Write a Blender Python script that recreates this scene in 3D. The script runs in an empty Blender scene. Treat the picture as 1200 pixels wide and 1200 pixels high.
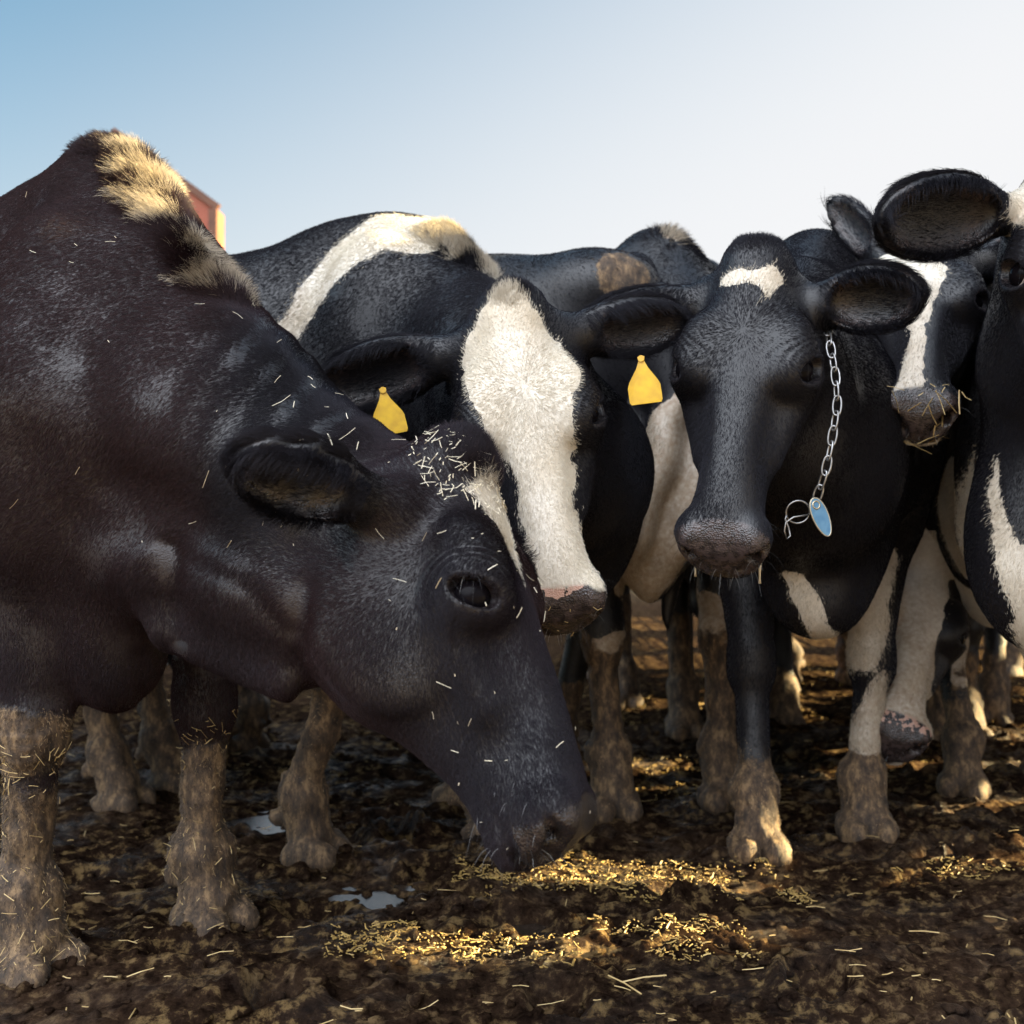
import bpy, math
import numpy as np
from mathutils import Vector, Matrix
rng = np.random.default_rng(7)
PI = math.pi
F = 1290.0          # focal length in pixels of the 1200 px frame
CAM_H = 0.77
# ------------------------------------------------------------------ camera
scene = bpy.context.scene
cam_d = bpy.data.cameras.new('camera'); cam = bpy.data.objects.new('camera', cam_d)
scene.collection.objects.link(cam); scene.camera = cam
cam.location = (0, 0, CAM_H); cam.rotation_euler = (PI/2, 0, 0)
cam_d.sensor_width = 36; cam_d.lens = 36*F/1200
cam_d.clip_start = 0.05; cam_d.clip_end = 2000
cam_d.dof.use_dof = True; cam_d.dof.focus_distance = 1.68; cam_d.dof.aperture_fstop = 5.0
# ------------------------------------------------------------------ sky, sun, exposure
SUN_EL = math.radians(17.0)
SUN_AZ = math.radians(86.0)     # clockwise from +Y: to the right and a little behind the herd
world = bpy.data.worlds.new('World'); scene.world = world; world.use_nodes = True
wn = world.node_tree.nodes; wl = world.node_tree.links
bg = wn['Background']; bg.inputs['Strength'].default_value = 0.075
sky = wn.new('ShaderNodeTexSky'); sky.sky_type = 'NISHITA'; sky.sun_disc = False
sky.sun_elevation = SUN_EL; sky.sun_rotation = SUN_AZ
sky.air_density = 1.0; sky.dust_density = 2.0; sky.ozone_density = 1.5
gam = wn.new('ShaderNodeGamma'); gam.inputs[1].default_value = 0.60      # thin high haze evens out the sky
hsv = wn.new('ShaderNodeHueSaturation'); hsv.inputs['Hue'].default_value = 0.488; hsv.inputs['Saturation'].default_value = 1.7; hsv.inputs['Value'].default_value = 0.62
wl.new(sky.outputs[0], gam.inputs[0]); wl.new(gam.outputs[0], hsv.inputs['Color'])
# pale haze towards the horizon and towards the sun's side of the sky
wtc = wn.new('ShaderNodeTexCoord'); dot = wn.new('ShaderNodeVectorMath'); dot.operation = 'DOT_PRODUCT'; dot.inputs[1].default_value = (0.95, 0.0, -1.75)
wl.new(wtc.outputs['Generated'], dot.inputs[0]); wmr = wn.new('ShaderNodeMapRange'); wmr.interpolation_type = 'SMOOTHSTEP'; wl.new(dot.outputs['Value'], wmr.inputs[0])
wmr.inputs[1].default_value = -1.30; wmr.inputs[2].default_value = -0.14
wmx = wn.new('ShaderNodeMix'); wmx.data_type = 'RGBA'; wl.new(wmr.outputs[0], wmx.inputs[0]); wl.new(hsv.outputs[0], wmx.inputs[6]); wmx.inputs[7].default_value = (1.66, 1.67, 1.70, 1)
# bright patch added to the unseen sky behind the camera as fill light
sep = wn.new('ShaderNodeVectorMath'); sep.operation = 'DOT_PRODUCT'; sep.inputs[1].default_value = (-0.38, -0.55, 0.745); wl.new(wtc.outputs['Generated'], sep.inputs[0]); cmr = wn.new('ShaderNodeMapRange'); cmr.interpolation_type = 'SMOOTHSTEP'
wl.new(sep.outputs['Value'], cmr.inputs[0]); cmr.inputs[1].default_value = 0.62; cmr.inputs[2].default_value = 0.99
wfill = wn.new('ShaderNodeMix'); wfill.data_type = 'RGBA'; wl.new(cmr.outputs[0], wfill.inputs[0]); wl.new(wmx.outputs[2], wfill.inputs[6]); wfill.inputs[7].default_value = (10.0, 10.6, 11.6, 1)
wl.new(wfill.outputs[2], bg.inputs[0])
sun_d = bpy.data.lights.new('sun', 'SUN'); sun = bpy.data.objects.new('sun', sun_d)
scene.collection.objects.link(sun)
sun_d.energy = 5.0; sun_d.angle = math.radians(0.5); sun_d.color = (1.0, 0.80, 0.42)
SUN_DIR = Vector((math.sin(SUN_AZ)*math.cos(SUN_EL), math.cos(SUN_AZ)*math.cos(SUN_EL), math.sin(SUN_EL)))
sun.rotation_euler = SUN_DIR.to_track_quat('Z', 'Y').to_euler()
scene.view_settings.view_transform = 'Standard'; scene.view_settings.look = 'None'
scene.view_settings.exposure = 2.88; scene.view_settings.gamma = 1.0
scene.render.engine = 'CYCLES'
scene.cycles_curves.shape = 'RIBBONS'
scene.cycles.use_denoising = True
scene.cycles.max_bounces = 6

# ------------------------------------------------------------------ helpers
def link(o):
    scene.collection.objects.link(o); return o
def tag(o, label=None, cat=None, group=None, kind=None):
    if label: o['label'] = label
    if cat: o['category'] = cat
    if group: o['group'] = group
    if kind: o['kind'] = kind
    return o
def P(px, py, d):
    return np.array([(px-600)/F*d, d, CAM_H-(py-600)/F*d])
def norm(v):
    v = np.asarray(v, float); return v/np.linalg.norm(v)
def smooth(e0, e1, x):
    t = np.clip((x-e0)/(e1-e0), 0, 1); return t*t*(3-2*t)
def _hash(ix, iy, iz, seed):
    h = (ix.astype(np.int64)*374761393 + iy.astype(np.int64)*668265263 + iz.astype(np.int64)*2147483647 + seed*1274126177) & 0xffffffff
    h = ((h ^ (h >> 13))*1274126177) & 0xffffffff
    h = ((h ^ (h >> 16))*2246822519) & 0xffffffff
    h = h ^ (h >> 15)
    return (h & 0xffffff).astype(np.float32)/float(0xffffff)*2-1
def vnoise(p, freq=1.0, seed=0):
    q = np.asarray(p)*np.asarray(freq)
    i = np.floor(q).astype(np.int64); f = (q-i).astype(np.float32); u = f*f*(3-2*f)
    r = 0
    for dx in (0, 1):
        wx = u[:, 0] if dx else 1-u[:, 0]
        for dy in (0, 1):
            wy = u[:, 1] if dy else 1-u[:, 1]
            for dz in (0, 1):
                wz = u[:, 2] if dz else 1-u[:, 2]
                r = r + wx*wy*wz*_hash(i[:, 0]+dx, i[:, 1]+dy, i[:, 2]+dz, seed)
    return r
def fbm(p, freq=1.0, seed=0, octs=3):
    r = 0; a = 1.0; t = 0
    for k in range(octs):
        r = r + a*vnoise(p, np.asarray(freq)*2.03**k, seed+k*17); t += a; a *= 0.5
    return r/t

def mesh_obj(name, verts, faces, mat, parent=None, smooth_shade=True):
    me = bpy.data.meshes.new(name)
    verts = np.asarray(verts, np.float32)
    if isinstance(faces, np.ndarray):
        n = faces.shape[1]; m = len(faces)
        me.vertices.add(len(verts)); me.vertices.foreach_set('co', verts.ravel())
        me.loops.add(m*n); me.loops.foreach_set('vertex_index', faces.astype(np.int32).ravel())
        me.polygons.add(m); me.polygons.foreach_set('loop_start', np.arange(0, m*n, n, dtype=np.int32))
        me.update(calc_edges=True); me.validate()
    else:
        me.from_pydata([tuple(v) for v in verts], [], faces)
    if smooth_shade: me.polygons.foreach_set('use_smooth', [True]*len(me.polygons))
    me.materials.append(mat)
    o = link(bpy.data.objects.new(name, me))
    if parent: o.parent = parent
    return o
def set_attr(me, name, arr):
    a = me.attributes.new(name, 'FLOAT', 'POINT'); a.data.foreach_set('value', np.asarray(arr, np.float32))

class MB:
    """collects simple solids into one mesh"""
    def __init__(s): s.v = []; s.f = []
    def add(s, v, f):
        b = len(s.v); s.v += [tuple(map(float, q)) for q in v]; s.f += [tuple(b+i for i in g) for g in f]; return s
    def box(s, c, size, R=None):
        c = np.array(c, float); h = np.array(size, float)/2
        v = np.array([[x, y, z] for x in (-1, 1) for y in (-1, 1) for z in (-1, 1)])*h
        if R is not None: v = v@np.array(R).T
        return s.add(v+c, [(0, 1, 3, 2), (4, 6, 7, 5), (0, 4, 5, 1), (2, 3, 7, 6), (0, 2, 6, 4), (1, 5, 7, 3)])
    def tube(s, pts, rad, n=8, closed=False, flat=None):
        pts = [np.array(p, float) for p in pts]; m = len(pts)
        if np.isscalar(rad): rad = [rad]*m
        rings = []; up = np.array([0.13, 0.21, 0.97])
        for i in range(m):
            if closed: t = pts[(i+1) % m]-pts[i-1]
            else: t = pts[min(i+1, m-1)]-pts[max(i-1, 0)]
            t = norm(t); a = norm(np.cross(t, up)); b = np.cross(t, a); up = -b if np.dot(-b, up) > 0 else b
            a = norm(np.cross(t, up)); b = np.cross(t, a)
            rings += [pts[i]+rad[i]*(math.cos(2*PI*k/n)*a+math.sin(2*PI*k/n)*b) for k in range(n)]
        f = []
        for i in range(m if closed else m-1):
            j = (i+1) % m
            f += [(i*n+k, i*n+(k+1) % n, j*n+(k+1) % n, j*n+k) for k in range(n)]
        if not closed: f += [tuple(range(n))[::-1], tuple((m-1)*n+k for k in range(n))]
        return s.add(rings, f)
    def build(s, name, mat, parent=None, sm=False):
        return mesh_obj(name, s.v, s.f, mat, parent, sm)

# ------------------------------------------------------------------ materials
def new_mat(name):
    m = bpy.data.materials.new(name); m.use_nodes = True
    return m, m.node_tree.nodes, m.node_tree.links, m.node_tree.nodes['Principled BSDF']
def attr(n, name):
    a = n.new('ShaderNodeAttribute'); a.attribute_name = name; return a
def noise(n, l, scale, detail=4, vec=None, rough=0.55):
    t = n.new('ShaderNodeTexNoise'); t.inputs['Scale'].default_value = scale; t.inputs['Detail'].default_value = detail
    t.inputs['Roughness'].default_value = rough
    if vec is None:
        tc = n.new('ShaderNodeTexCoord'); vec = tc.outputs['Object']
    l.new(vec, t.inputs['Vector']); return t
def math_n(n, l, op, a, b=None, clamp=False):
    m = n.new('ShaderNodeMath'); m.operation = op; m.use_clamp = clamp
    for i, v in enumerate((a, b)):
        if v is None: continue
        if hasattr(v, 'is_linked') or hasattr(v, 'links'): l.new(v, m.inputs[i])
        else: m.inputs[i].default_value = v
    return m.outputs[0]
def ramp(n, l, fac, stops):
    r = n.new('ShaderNodeValToRGB'); l.new(fac, r.inputs[0]); e = r.color_ramp.elements
    while len(e) < len(stops): e.new(0.5)
    for k, (p, c) in enumerate(stops):
        e[k].position = p; e[k].color = (*c, 1) if len(c) == 3 else c
    return r.outputs[0]
def mix(n, l, fac, a, b):
    m = n.new('ShaderNodeMix'); m.data_type = 'RGBA'
    for s, v in ((0, fac), (6, a), (7, b)):
        if hasattr(v, 'links'): l.new(v, m.inputs[s])
        else: m.inputs[s].default_value = v if s == 0 else (*v, 1)
    return m.outputs[2]

def mat_hide():
    m, n, l, b = new_mat('hide')
    tc = n.new('ShaderNodeTexCoord'); co = tc.outputs['Object']
    n1 = noise(n, l, 9, 3, co); n2 = noise(n, l, 90, 3, co); nf = noise(n, l, 420, 2, co)
    dark = mix(n, l, math_n(n, l, 'MULTIPLY', attr(n, 'brown').outputs['Fac'], n1.outputs['Fac'], True), (0.0055, 0.0050, 0.0068), (0.022, 0.0105, 0.0105))
    wcol = ramp(n, l, n1.outputs['Fac'], [(0.3, (0.62, 0.54, 0.42)), (0.6, (0.74, 0.69, 0.60))])
    dirt = math_n(n, l, 'MULTIPLY', attr(n, 'dirt').outputs['Fac'], math_n(n, l, 'ADD', n2.outputs['Fac'], 0.15), True)
    w2 = mix(n, l, dirt, wcol, (0.20, 0.115, 0.055))
    wf = attr(n, 'white').outputs['Fac']
    j = math_n(n, l, 'MULTIPLY', math_n(n, l, 'SUBTRACT', n2.outputs['Fac'], 0.5), 0.012)
    wsel = math_n(n, l, 'GREATER_THAN', math_n(n, l, 'ADD', wf, j), 0.0)
    c = mix(n, l, wsel, dark, w2)
    skin = ramp(n, l, n2.outputs['Fac'], [(0.42, (0.018, 0.013, 0.013)), (0.6, (0.05, 0.035, 0.033))])
    skin = mix(n, l, math_n(n, l, 'MULTIPLY', attr(n, 'brown').outputs['Fac'], 1.5, True), skin, (0.008, 0.0065, 0.007))
    pink = math_n(n, l, 'GREATER_THAN', math_n(n, l, 'ADD', attr(n, 'pink').outputs['Fac'], math_n(n, l, 'MULTIPLY', n2.outputs['Fac'], 0.6)), 0.8)
    skin = mix(n, l, pink, skin, (0.42, 0.25, 0.19))
    sk = attr(n, 'skin').outputs['Fac']
    c = mix(n, l, sk, c, skin)
    nm = noise(n, l, 34, 6, co, 0.7)
    mud = attr(n, 'mud').outputs['Fac']
    mm = math_n(n, l, 'MULTIPLY', math_n(n, l, 'SUBTRACT', math_n(n, l, 'ADD', mud, nm.outputs['Fac']), 0.92), 6.0, True)
    mpn = n.new('ShaderNodeMapping'); mpn.inputs['Scale'].default_value = (1, 1, 0.45); l.new(co, mpn.inputs[0])
    mcol = ramp(n, l, noise(n, l, 46, 10, mpn.outputs[0], 0.72).outputs['Fac'], [(0.36, (0.022, 0.014, 0.009)), (0.50, (0.080, 0.048, 0.026)), (0.64, (0.27, 0.17, 0.082))])
    c = mix(n, l, mm, c, mcol)
    l.new(c, b.inputs['Base Color'])
    r = n.new('ShaderNodeMapRange'); l.new(sk, r.inputs[0]); r.inputs[3].default_value = 0.40; r.inputs[4].default_value = 0.22
    rr = math_n(n, l, 'ADD', r.outputs[0], math_n(n, l, 'MULTIPLY', mm, 0.3), True)
    l.new(rr, b.inputs['Roughness'])
    b.inputs['Sheen Weight'].default_value = 0.03; b.inputs['Sheen Roughness'].default_value = 0.4
    # pebbled skin on the muzzle, fine hair relief elsewhere
    vo = n.new('ShaderNodeTexVoronoi'); vo.inputs['Scale'].default_value = 330; l.new(co, vo.inputs['Vector'])
    hgt = mix(n, l, sk, nf.outputs['Fac'], vo.outputs['Distance'])
    h2 = mix(n, l, mm, hgt, math_n(n, l, 'MULTIPLY', noise(n, l, 60, 8, co, 0.8).outputs['Fac'], 5.0))
    bp = n.new('ShaderNodeBump'); bp.inputs['Strength'].default_value = 0.4; bp.inputs['Distance'].default_value = 0.003
    l.new(h2, bp.inputs['Height']); l.new(bp.outputs[0], b.inputs['Normal'])
    return m
def mat_hair():
    m, n, l, b = new_mat('coat_hair'); n.remove(b); out = n['Material Output']
    a = attr(n, 'col'); df = n.new('ShaderNodeBsdfDiffuse'); l.new(a.outputs['Color'], df.inputs[0])
    hr = n.new('ShaderNodeBsdfHair'); hr.component = 'Reflection'; hr.inputs['Color'].default_value = (0.017, 0.017, 0.0195, 1)
    hr.inputs['RoughnessU'].default_value = 0.22; hr.inputs['RoughnessV'].default_value = 0.8
    ad = n.new('ShaderNodeAddShader'); l.new(df.outputs[0], ad.inputs[0]); l.new(hr.outputs[0], ad.inputs[1]); l.new(ad.outputs[0], out.inputs[0])
    return m
def mat_simple(name, col, rough=0.5, metal=0.0, var=None, bump=0.0, scale=20, coat=0.0, spec=0.5):
    m, n, l, b = new_mat(name)
    if var:
        t = noise(n, l, scale, 5); l.new(ramp(n, l, t.outputs['Fac'], [(0.35, col), (0.65, var)]), b.inputs['Base Color'])
        if bump:
            bp = n.new('ShaderNodeBump'); bp.inputs['Strength'].default_value = bump; bp.inputs['Distance'].default_value = 0.01
            l.new(t.outputs['Fac'], bp.inputs['Height']); l.new(bp.outputs[0], b.inputs['Normal'])
    else: b.inputs['Base Color'].default_value = (*col, 1)
    b.inputs['Roughness'].default_value = rough; b.inputs['Metallic'].default_value = metal
    b.inputs['Specular IOR Level'].default_value = spec
    b.inputs['Coat Weight'].default_value = coat; b.inputs['Coat Roughness'].default_value = 0.03
    return m
M = dict(hide=mat_hide(), hair=mat_hair(),
         eye=mat_simple('eyeball', (0.005, 0.004, 0.005), 0.04, spec=0.06),
         sclera=mat_simple('eye_white', (0.55, 0.47, 0.42), 0.2, coat=1.0),
         iris=mat_simple('eye_iris', (0.03, 0.014, 0.008), 0.15, coat=1.0),
         yellow=mat_simple('yellow_plastic', (0.66, 0.40, 0.012), 0.42, var=(0.50, 0.28, 0.012), scale=45),
         steel=mat_simple('galvanised_steel', (0.42, 0.42, 0.43), 0.35, 0.9, var=(0.25, 0.24, 0.23), scale=80),
         blue=mat_simple('blue_enamel', (0.06, 0.16, 0.27), 0.45, var=(0.10, 0.22, 0.33), scale=90),
         brass=mat_simple('worn_metal_rim', (0.45, 0.40, 0.30), 0.35, 0.8),
         straw=mat_simple('straw', (0.34, 0.22, 0.08), 0.55, var=(0.55, 0.40, 0.18), scale=30),
         golden=mat_simple('streak_gold_straw', (0.26, 0.16, 0.045), 0.5, var=(0.44, 0.29, 0.085), scale=40),  # gold colour that strengthens the sun streaks on the mud
         chaff=mat_simple('pale_chaff', (0.70, 0.60, 0.42), 0.55, var=(0.78, 0.70, 0.55), scale=30),
         drool=mat_simple('drool', (0.5, 0.4, 0.25), 0.1, coat=1.0),
         rust=mat_simple('red_oxide_steel', (0.30, 0.065, 0.03), 0.6, var=(0.38, 0.11, 0.05), scale=4, bump=0.2),
         rustd=mat_simple('brown_rusted_steel', (0.10, 0.04, 0.022), 0.7, var=(0.17, 0.07, 0.035), scale=8, bump=0.3),
         concrete=mat_simple('concrete', (0.30, 0.31, 0.32), 0.85, var=(0.42, 0.42, 0.42), scale=12, bump=0.4),
         wood=mat_simple('weathered_boards', (0.12, 0.085, 0.06), 0.85, var=(0.2, 0.15, 0.11), scale=9, bump=0.4))

# ------------------------------------------------------------------ implicit surfaces
def fsmin(a, b, k):
    h = np.maximum(k-np.abs(a-b), 0)/k
    return np.minimum(a, b)-h*h*k*0.25
class Sdf:
    def __init__(s): s.p = []
    def _add(s, fn, lo, hi, k, op): s.p.append((fn, np.asarray(lo)-k-0.035, np.asarray(hi)+k+0.035, k, op))
    def cap(s, a, b, ra, rb, k=0.04, op=1, flat=None):
        a = np.array(a, np.float32); b = np.array(b, np.float32); ba = b-a; L2 = max(float(ba@ba), 1e-9)
        if flat is not None: ax = np.array(norm(flat[0]), np.float32); ff = flat[1]
        def fn(p):
            q = p-a
            if flat is not None: q = q+((q@ax)*(1/ff-1))[:, None]*ax
            h = np.clip(q@ba/L2, 0, 1)
            if flat is not None: h = np.clip((p-a)@ba/L2, 0, 1); q = p-a-h[:, None]*ba; q = q+((q@ax)*(1/ff-1))[:, None]*ax; return (np.linalg.norm(q, axis=1)-(ra+(rb-ra)*h))*min(1, ff)
            return np.linalg.norm(q-h[:, None]*ba, axis=1)-(ra+(rb-ra)*h)
        e = max(1, flat[1]) if flat is not None else 1
        s._add(fn, np.minimum(a-ra*e, b-rb*e), np.maximum(a+ra*e, b+rb*e), k, op)
    def ell(s, c, r, R=None, k=0.04, op=1):
        c = np.array(c, np.float32); r = np.array(r, np.float32); R = np.eye(3, dtype=np.float32) if R is None else np.array(R, np.float32)
        def fn(p):      # R: columns are the local axes
            q = (p-c)@R; u = q/r; k0 = np.linalg.norm(u, axis=1); k1 = np.linalg.norm(u/r, axis=1)+1e-9
            return k0*(k0-1)/k1
        ext = np.sqrt(((R*r)**2).sum(1)); s._add(fn, c-ext, c+ext, k, op)
    def loft(s, O, R, st, n=2.3, k=0.04, scale=1.0):
        """st rows: x, ztop, zbottom, half width high, half width low (local frame)"""
        O = np.array(O, np.float32); R = np.array(R, np.float32)
        st = np.array(st, float); xs = np.linspace(st[0, 0], st[-1, 0], 120)
        co = []
        for c in range(1, 5):   # monotone-ish cubic through the stations
            y = st[:, c]; x = st[:, 0]; m = np.gradient(y, x)
            idx = np.clip(np.searchsorted(x, xs)-1, 0, len(x)-2); h = x[idx+1]-x[idx]; t = (xs-x[idx])/h
            co.append((2*t**3-3*t**2+1)*y[idx]+(t**3-2*t**2+t)*h*m[idx]+(-2*t**3+3*t**2)*y[idx+1]+(t**3-t**2)*h*m[idx+1])
        def fn(p):
            q = (p-O)@R/scale; x = q[:, 0]
            zt, zb, wt, wb = (np.interp(x, xs, c).astype(np.float32) for c in co)
            t = np.clip((q[:, 2]-zb)/(zt-zb), 0, 1); w = wb+(wt-wb)*t; zc = (zt+zb)/2; hh = (zt-zb)/2
            d = ((np.abs(q[:, 1]/w)**n+np.abs((q[:, 2]-zc)/hh)**n)**(1/n)-1)*np.minimum(w, hh)
            dx = np.maximum(np.maximum(xs[0]-x, x-xs[-1]), 0)
            return (np.where(dx > 0, np.sqrt(np.maximum(d, 0)**2+dx**2)+0.2*dx, d)*scale).astype(np.float32)
        w = st[:, 3:].max(); cs = [O+R@(np.array([x, y, z], np.float32)*scale) for x in (xs[0], xs[-1]) for y in (-w, w) for z in (st[:, 2].min(), st[:, 1].max())]
        s._add(fn, np.min(cs, 0), np.max(cs, 0), k, 1)
    def at(s, p):
        p = np.asarray(p, np.float32); D = np.full(len(p), 10.0, np.float32)
        for fn, lo, hi, k, op in s.p:
            m = np.nonzero(((p > lo) & (p < hi)).all(1))[0]
            if len(m) == 0: continue
            d = fn(p[m])
            D[m] = fsmin(D[m], d, k) if op > 0 else -fsmin(-D[m], d, k)
        return D
    def grid(s, xs, ys, zs):
        D = np.full((len(xs), len(ys), len(zs)), 10.0, np.float32)
        for fn, lo, hi, k, op in s.p:
            r = [(np.searchsorted(a, lo[i]), np.searchsorted(a, hi[i])) for i, a in enumerate((xs, ys, zs))]
            if any(b <= a for a, b in r): continue
            sl = tuple(slice(a, b) for a, b in r)
            for i0 in range(r[0][0], r[0][1], 24):      # slabs keep the memory low
                i1 = min(i0+24, r[0][1]); ss = (slice(i0, i1), sl[1], sl[2])
                g = np.stack(np.meshgrid(xs[i0:i1], ys[sl[1]], zs[sl[2]], indexing='ij'), -1).reshape(-1, 3)
                d = fn(g).reshape(D[ss].shape)
                D[ss] = fsmin(D[ss], d, k) if op > 0 else -fsmin(-D[ss], d, k)
        return D
    def grad(s, p, e=0.0015):
        g = np.zeros_like(p)
        for i in range(3):
            o = np.zeros(3, np.float32); o[i] = e; g[:, i] = s.at(p+o)-s.at(p-o)
        return g/(2*e)

def surface_nets(D, xs, ys, zs):
    A = (xs, ys, zs); s = D < 0; nx, ny, nz = D.shape
    cnt = np.zeros((nx-1, ny-1, nz-1), np.int8)
    for i in (0, 1):
        for j in (0, 1):
            for k in (0, 1): cnt += s[i:nx-1+i, j:ny-1+j, k:nz-1+k]
    act = np.argwhere((cnt > 0) & (cnt < 8)); del cnt
    idx = np.full((nx-1, ny-1, nz-1), -1, np.int32); idx[act[:, 0], act[:, 1], act[:, 2]] = np.arange(len(act))
    acc = np.zeros((len(act), 3)); num = np.zeros(len(act))
    for ax in range(3):
        o = [a for a in range(3) if a != ax]
        for u in (0, 1):
            for v in (0, 1):
                a = act.copy(); a[:, o[0]] += u; a[:, o[1]] += v; b = a.copy(); b[:, ax] += 1
                da = D[a[:, 0], a[:, 1], a[:, 2]]; db = D[b[:, 0], b[:, 1], b[:, 2]]
                m = (da < 0) != (db < 0); t = np.where(m, np.clip(da/(da-db+1e-12), 0, 1), 0)
                p = np.stack([A[c][a[:, c]] for c in range(3)], 1); p[:, ax] += t*(A[ax][b[:, ax]]-A[ax][a[:, ax]])
                acc += p*m[:, None]; num += m
    V = acc/num[:, None]; Q = []
    for ax in range(3):
        o = [(ax+1) % 3, (ax+2) % 3]; sl0 = [slice(None)]*3; sl1 = [slice(None)]*3; sl0[ax] = slice(0, -1); sl1[ax] = slice(1, None)
        e = np.argwhere(s[tuple(sl0)] != s[tuple(sl1)]); n = D.shape
        e = e[(e[:, o[0]] > 0) & (e[:, o[1]] > 0) & (e[:, o[0]] < n[o[0]]-1) & (e[:, o[1]] < n[o[1]]-1)]
        q = []
        for du, dv in ((-1, -1), (0, -1), (0, 0), (-1, 0)):
            c = e.copy(); c[:, o[0]] += du; c[:, o[1]] += dv; q.append(idx[c[:, 0], c[:, 1], c[:, 2]])
        q = np.stack(q, 1); inside = s[e[:, 0], e[:, 1], e[:, 2]]
        q[~inside] = q[~inside][:, ::-1]; Q.append(q)
    return V, np.concatenate(Q)
def axis(lo, hi, zones, coarse):
    """coordinates from lo to hi, spacing coarse, finer inside zones (a, b, step), growing smoothly between"""
    out = [lo]
    while out[-1] < hi:
        x = out[-1]; st = coarse
        for a, b, f in zones:
            g = max(a-x, x-b, 0); st = min(st, f+g*0.25)
        out.append(x+st)
    return np.array(out)

# ------------------------------------------------------------------ cow anatomy
HEAD_ST = [  # along the head from poll to nose: x, dorsal z, ventral z, half width high, half width low
    (-0.036, -0.045, -0.085, 0.020, 0.020), (-0.022, -0.014, -0.130, 0.042, 0.035), (0.010, 0.002, -0.165, 0.060, 0.050),
    (0.060, 0.008, -0.200, 0.074, 0.060), (0.115, 0.008, -0.230, 0.084, 0.064), (0.170, 0.005, -0.252, 0.089, 0.064),
    (0.225, 0.001, -0.260, 0.084, 0.062), (0.275, -0.002, -0.246, 0.071, 0.058), (0.320, -0.004, -0.220, 0.062, 0.053),
    (0.365, -0.006, -0.194, 0.057, 0.048), (0.405, -0.009, -0.172, 0.057, 0.047), (0.440, -0.013, -0.160, 0.063, 0.051),
    (0.475, -0.020, -0.155, 0.069, 0.055), (0.505, -0.034, -0.152, 0.066, 0.054), (0.524, -0.054, -0.140, 0.049, 0.044), (0.534, -0.078, -0.118, 0.022, 0.022)]
BODY_ST = [(0.30, 1.06, 0.86, 0.05, 0.06), (0.25, 1.16, 0.74, 0.10, 0.13), (0.14, 1.28, 0.64, 0.13, 0.20), (0.00, 1.385, 0.60, 0.13, 0.24),
           (-0.14, 1.395, 0.585, 0.15, 0.28), (-0.35, 1.36, 0.555, 0.21, 0.33), (-0.62, 1.35, 0.53, 0.25, 0.37), (-0.90, 1.37, 0.56, 0.26, 0.36),
           (-1.10, 1.40, 0.68, 0.26, 0.30), (-1.30, 1.38, 0.80, 0.22, 0.24), (-1.45, 1.34, 0.86, 0.17, 0.18), (-1.54, 1.28, 0.95, 0.08, 0.09)]

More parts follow.
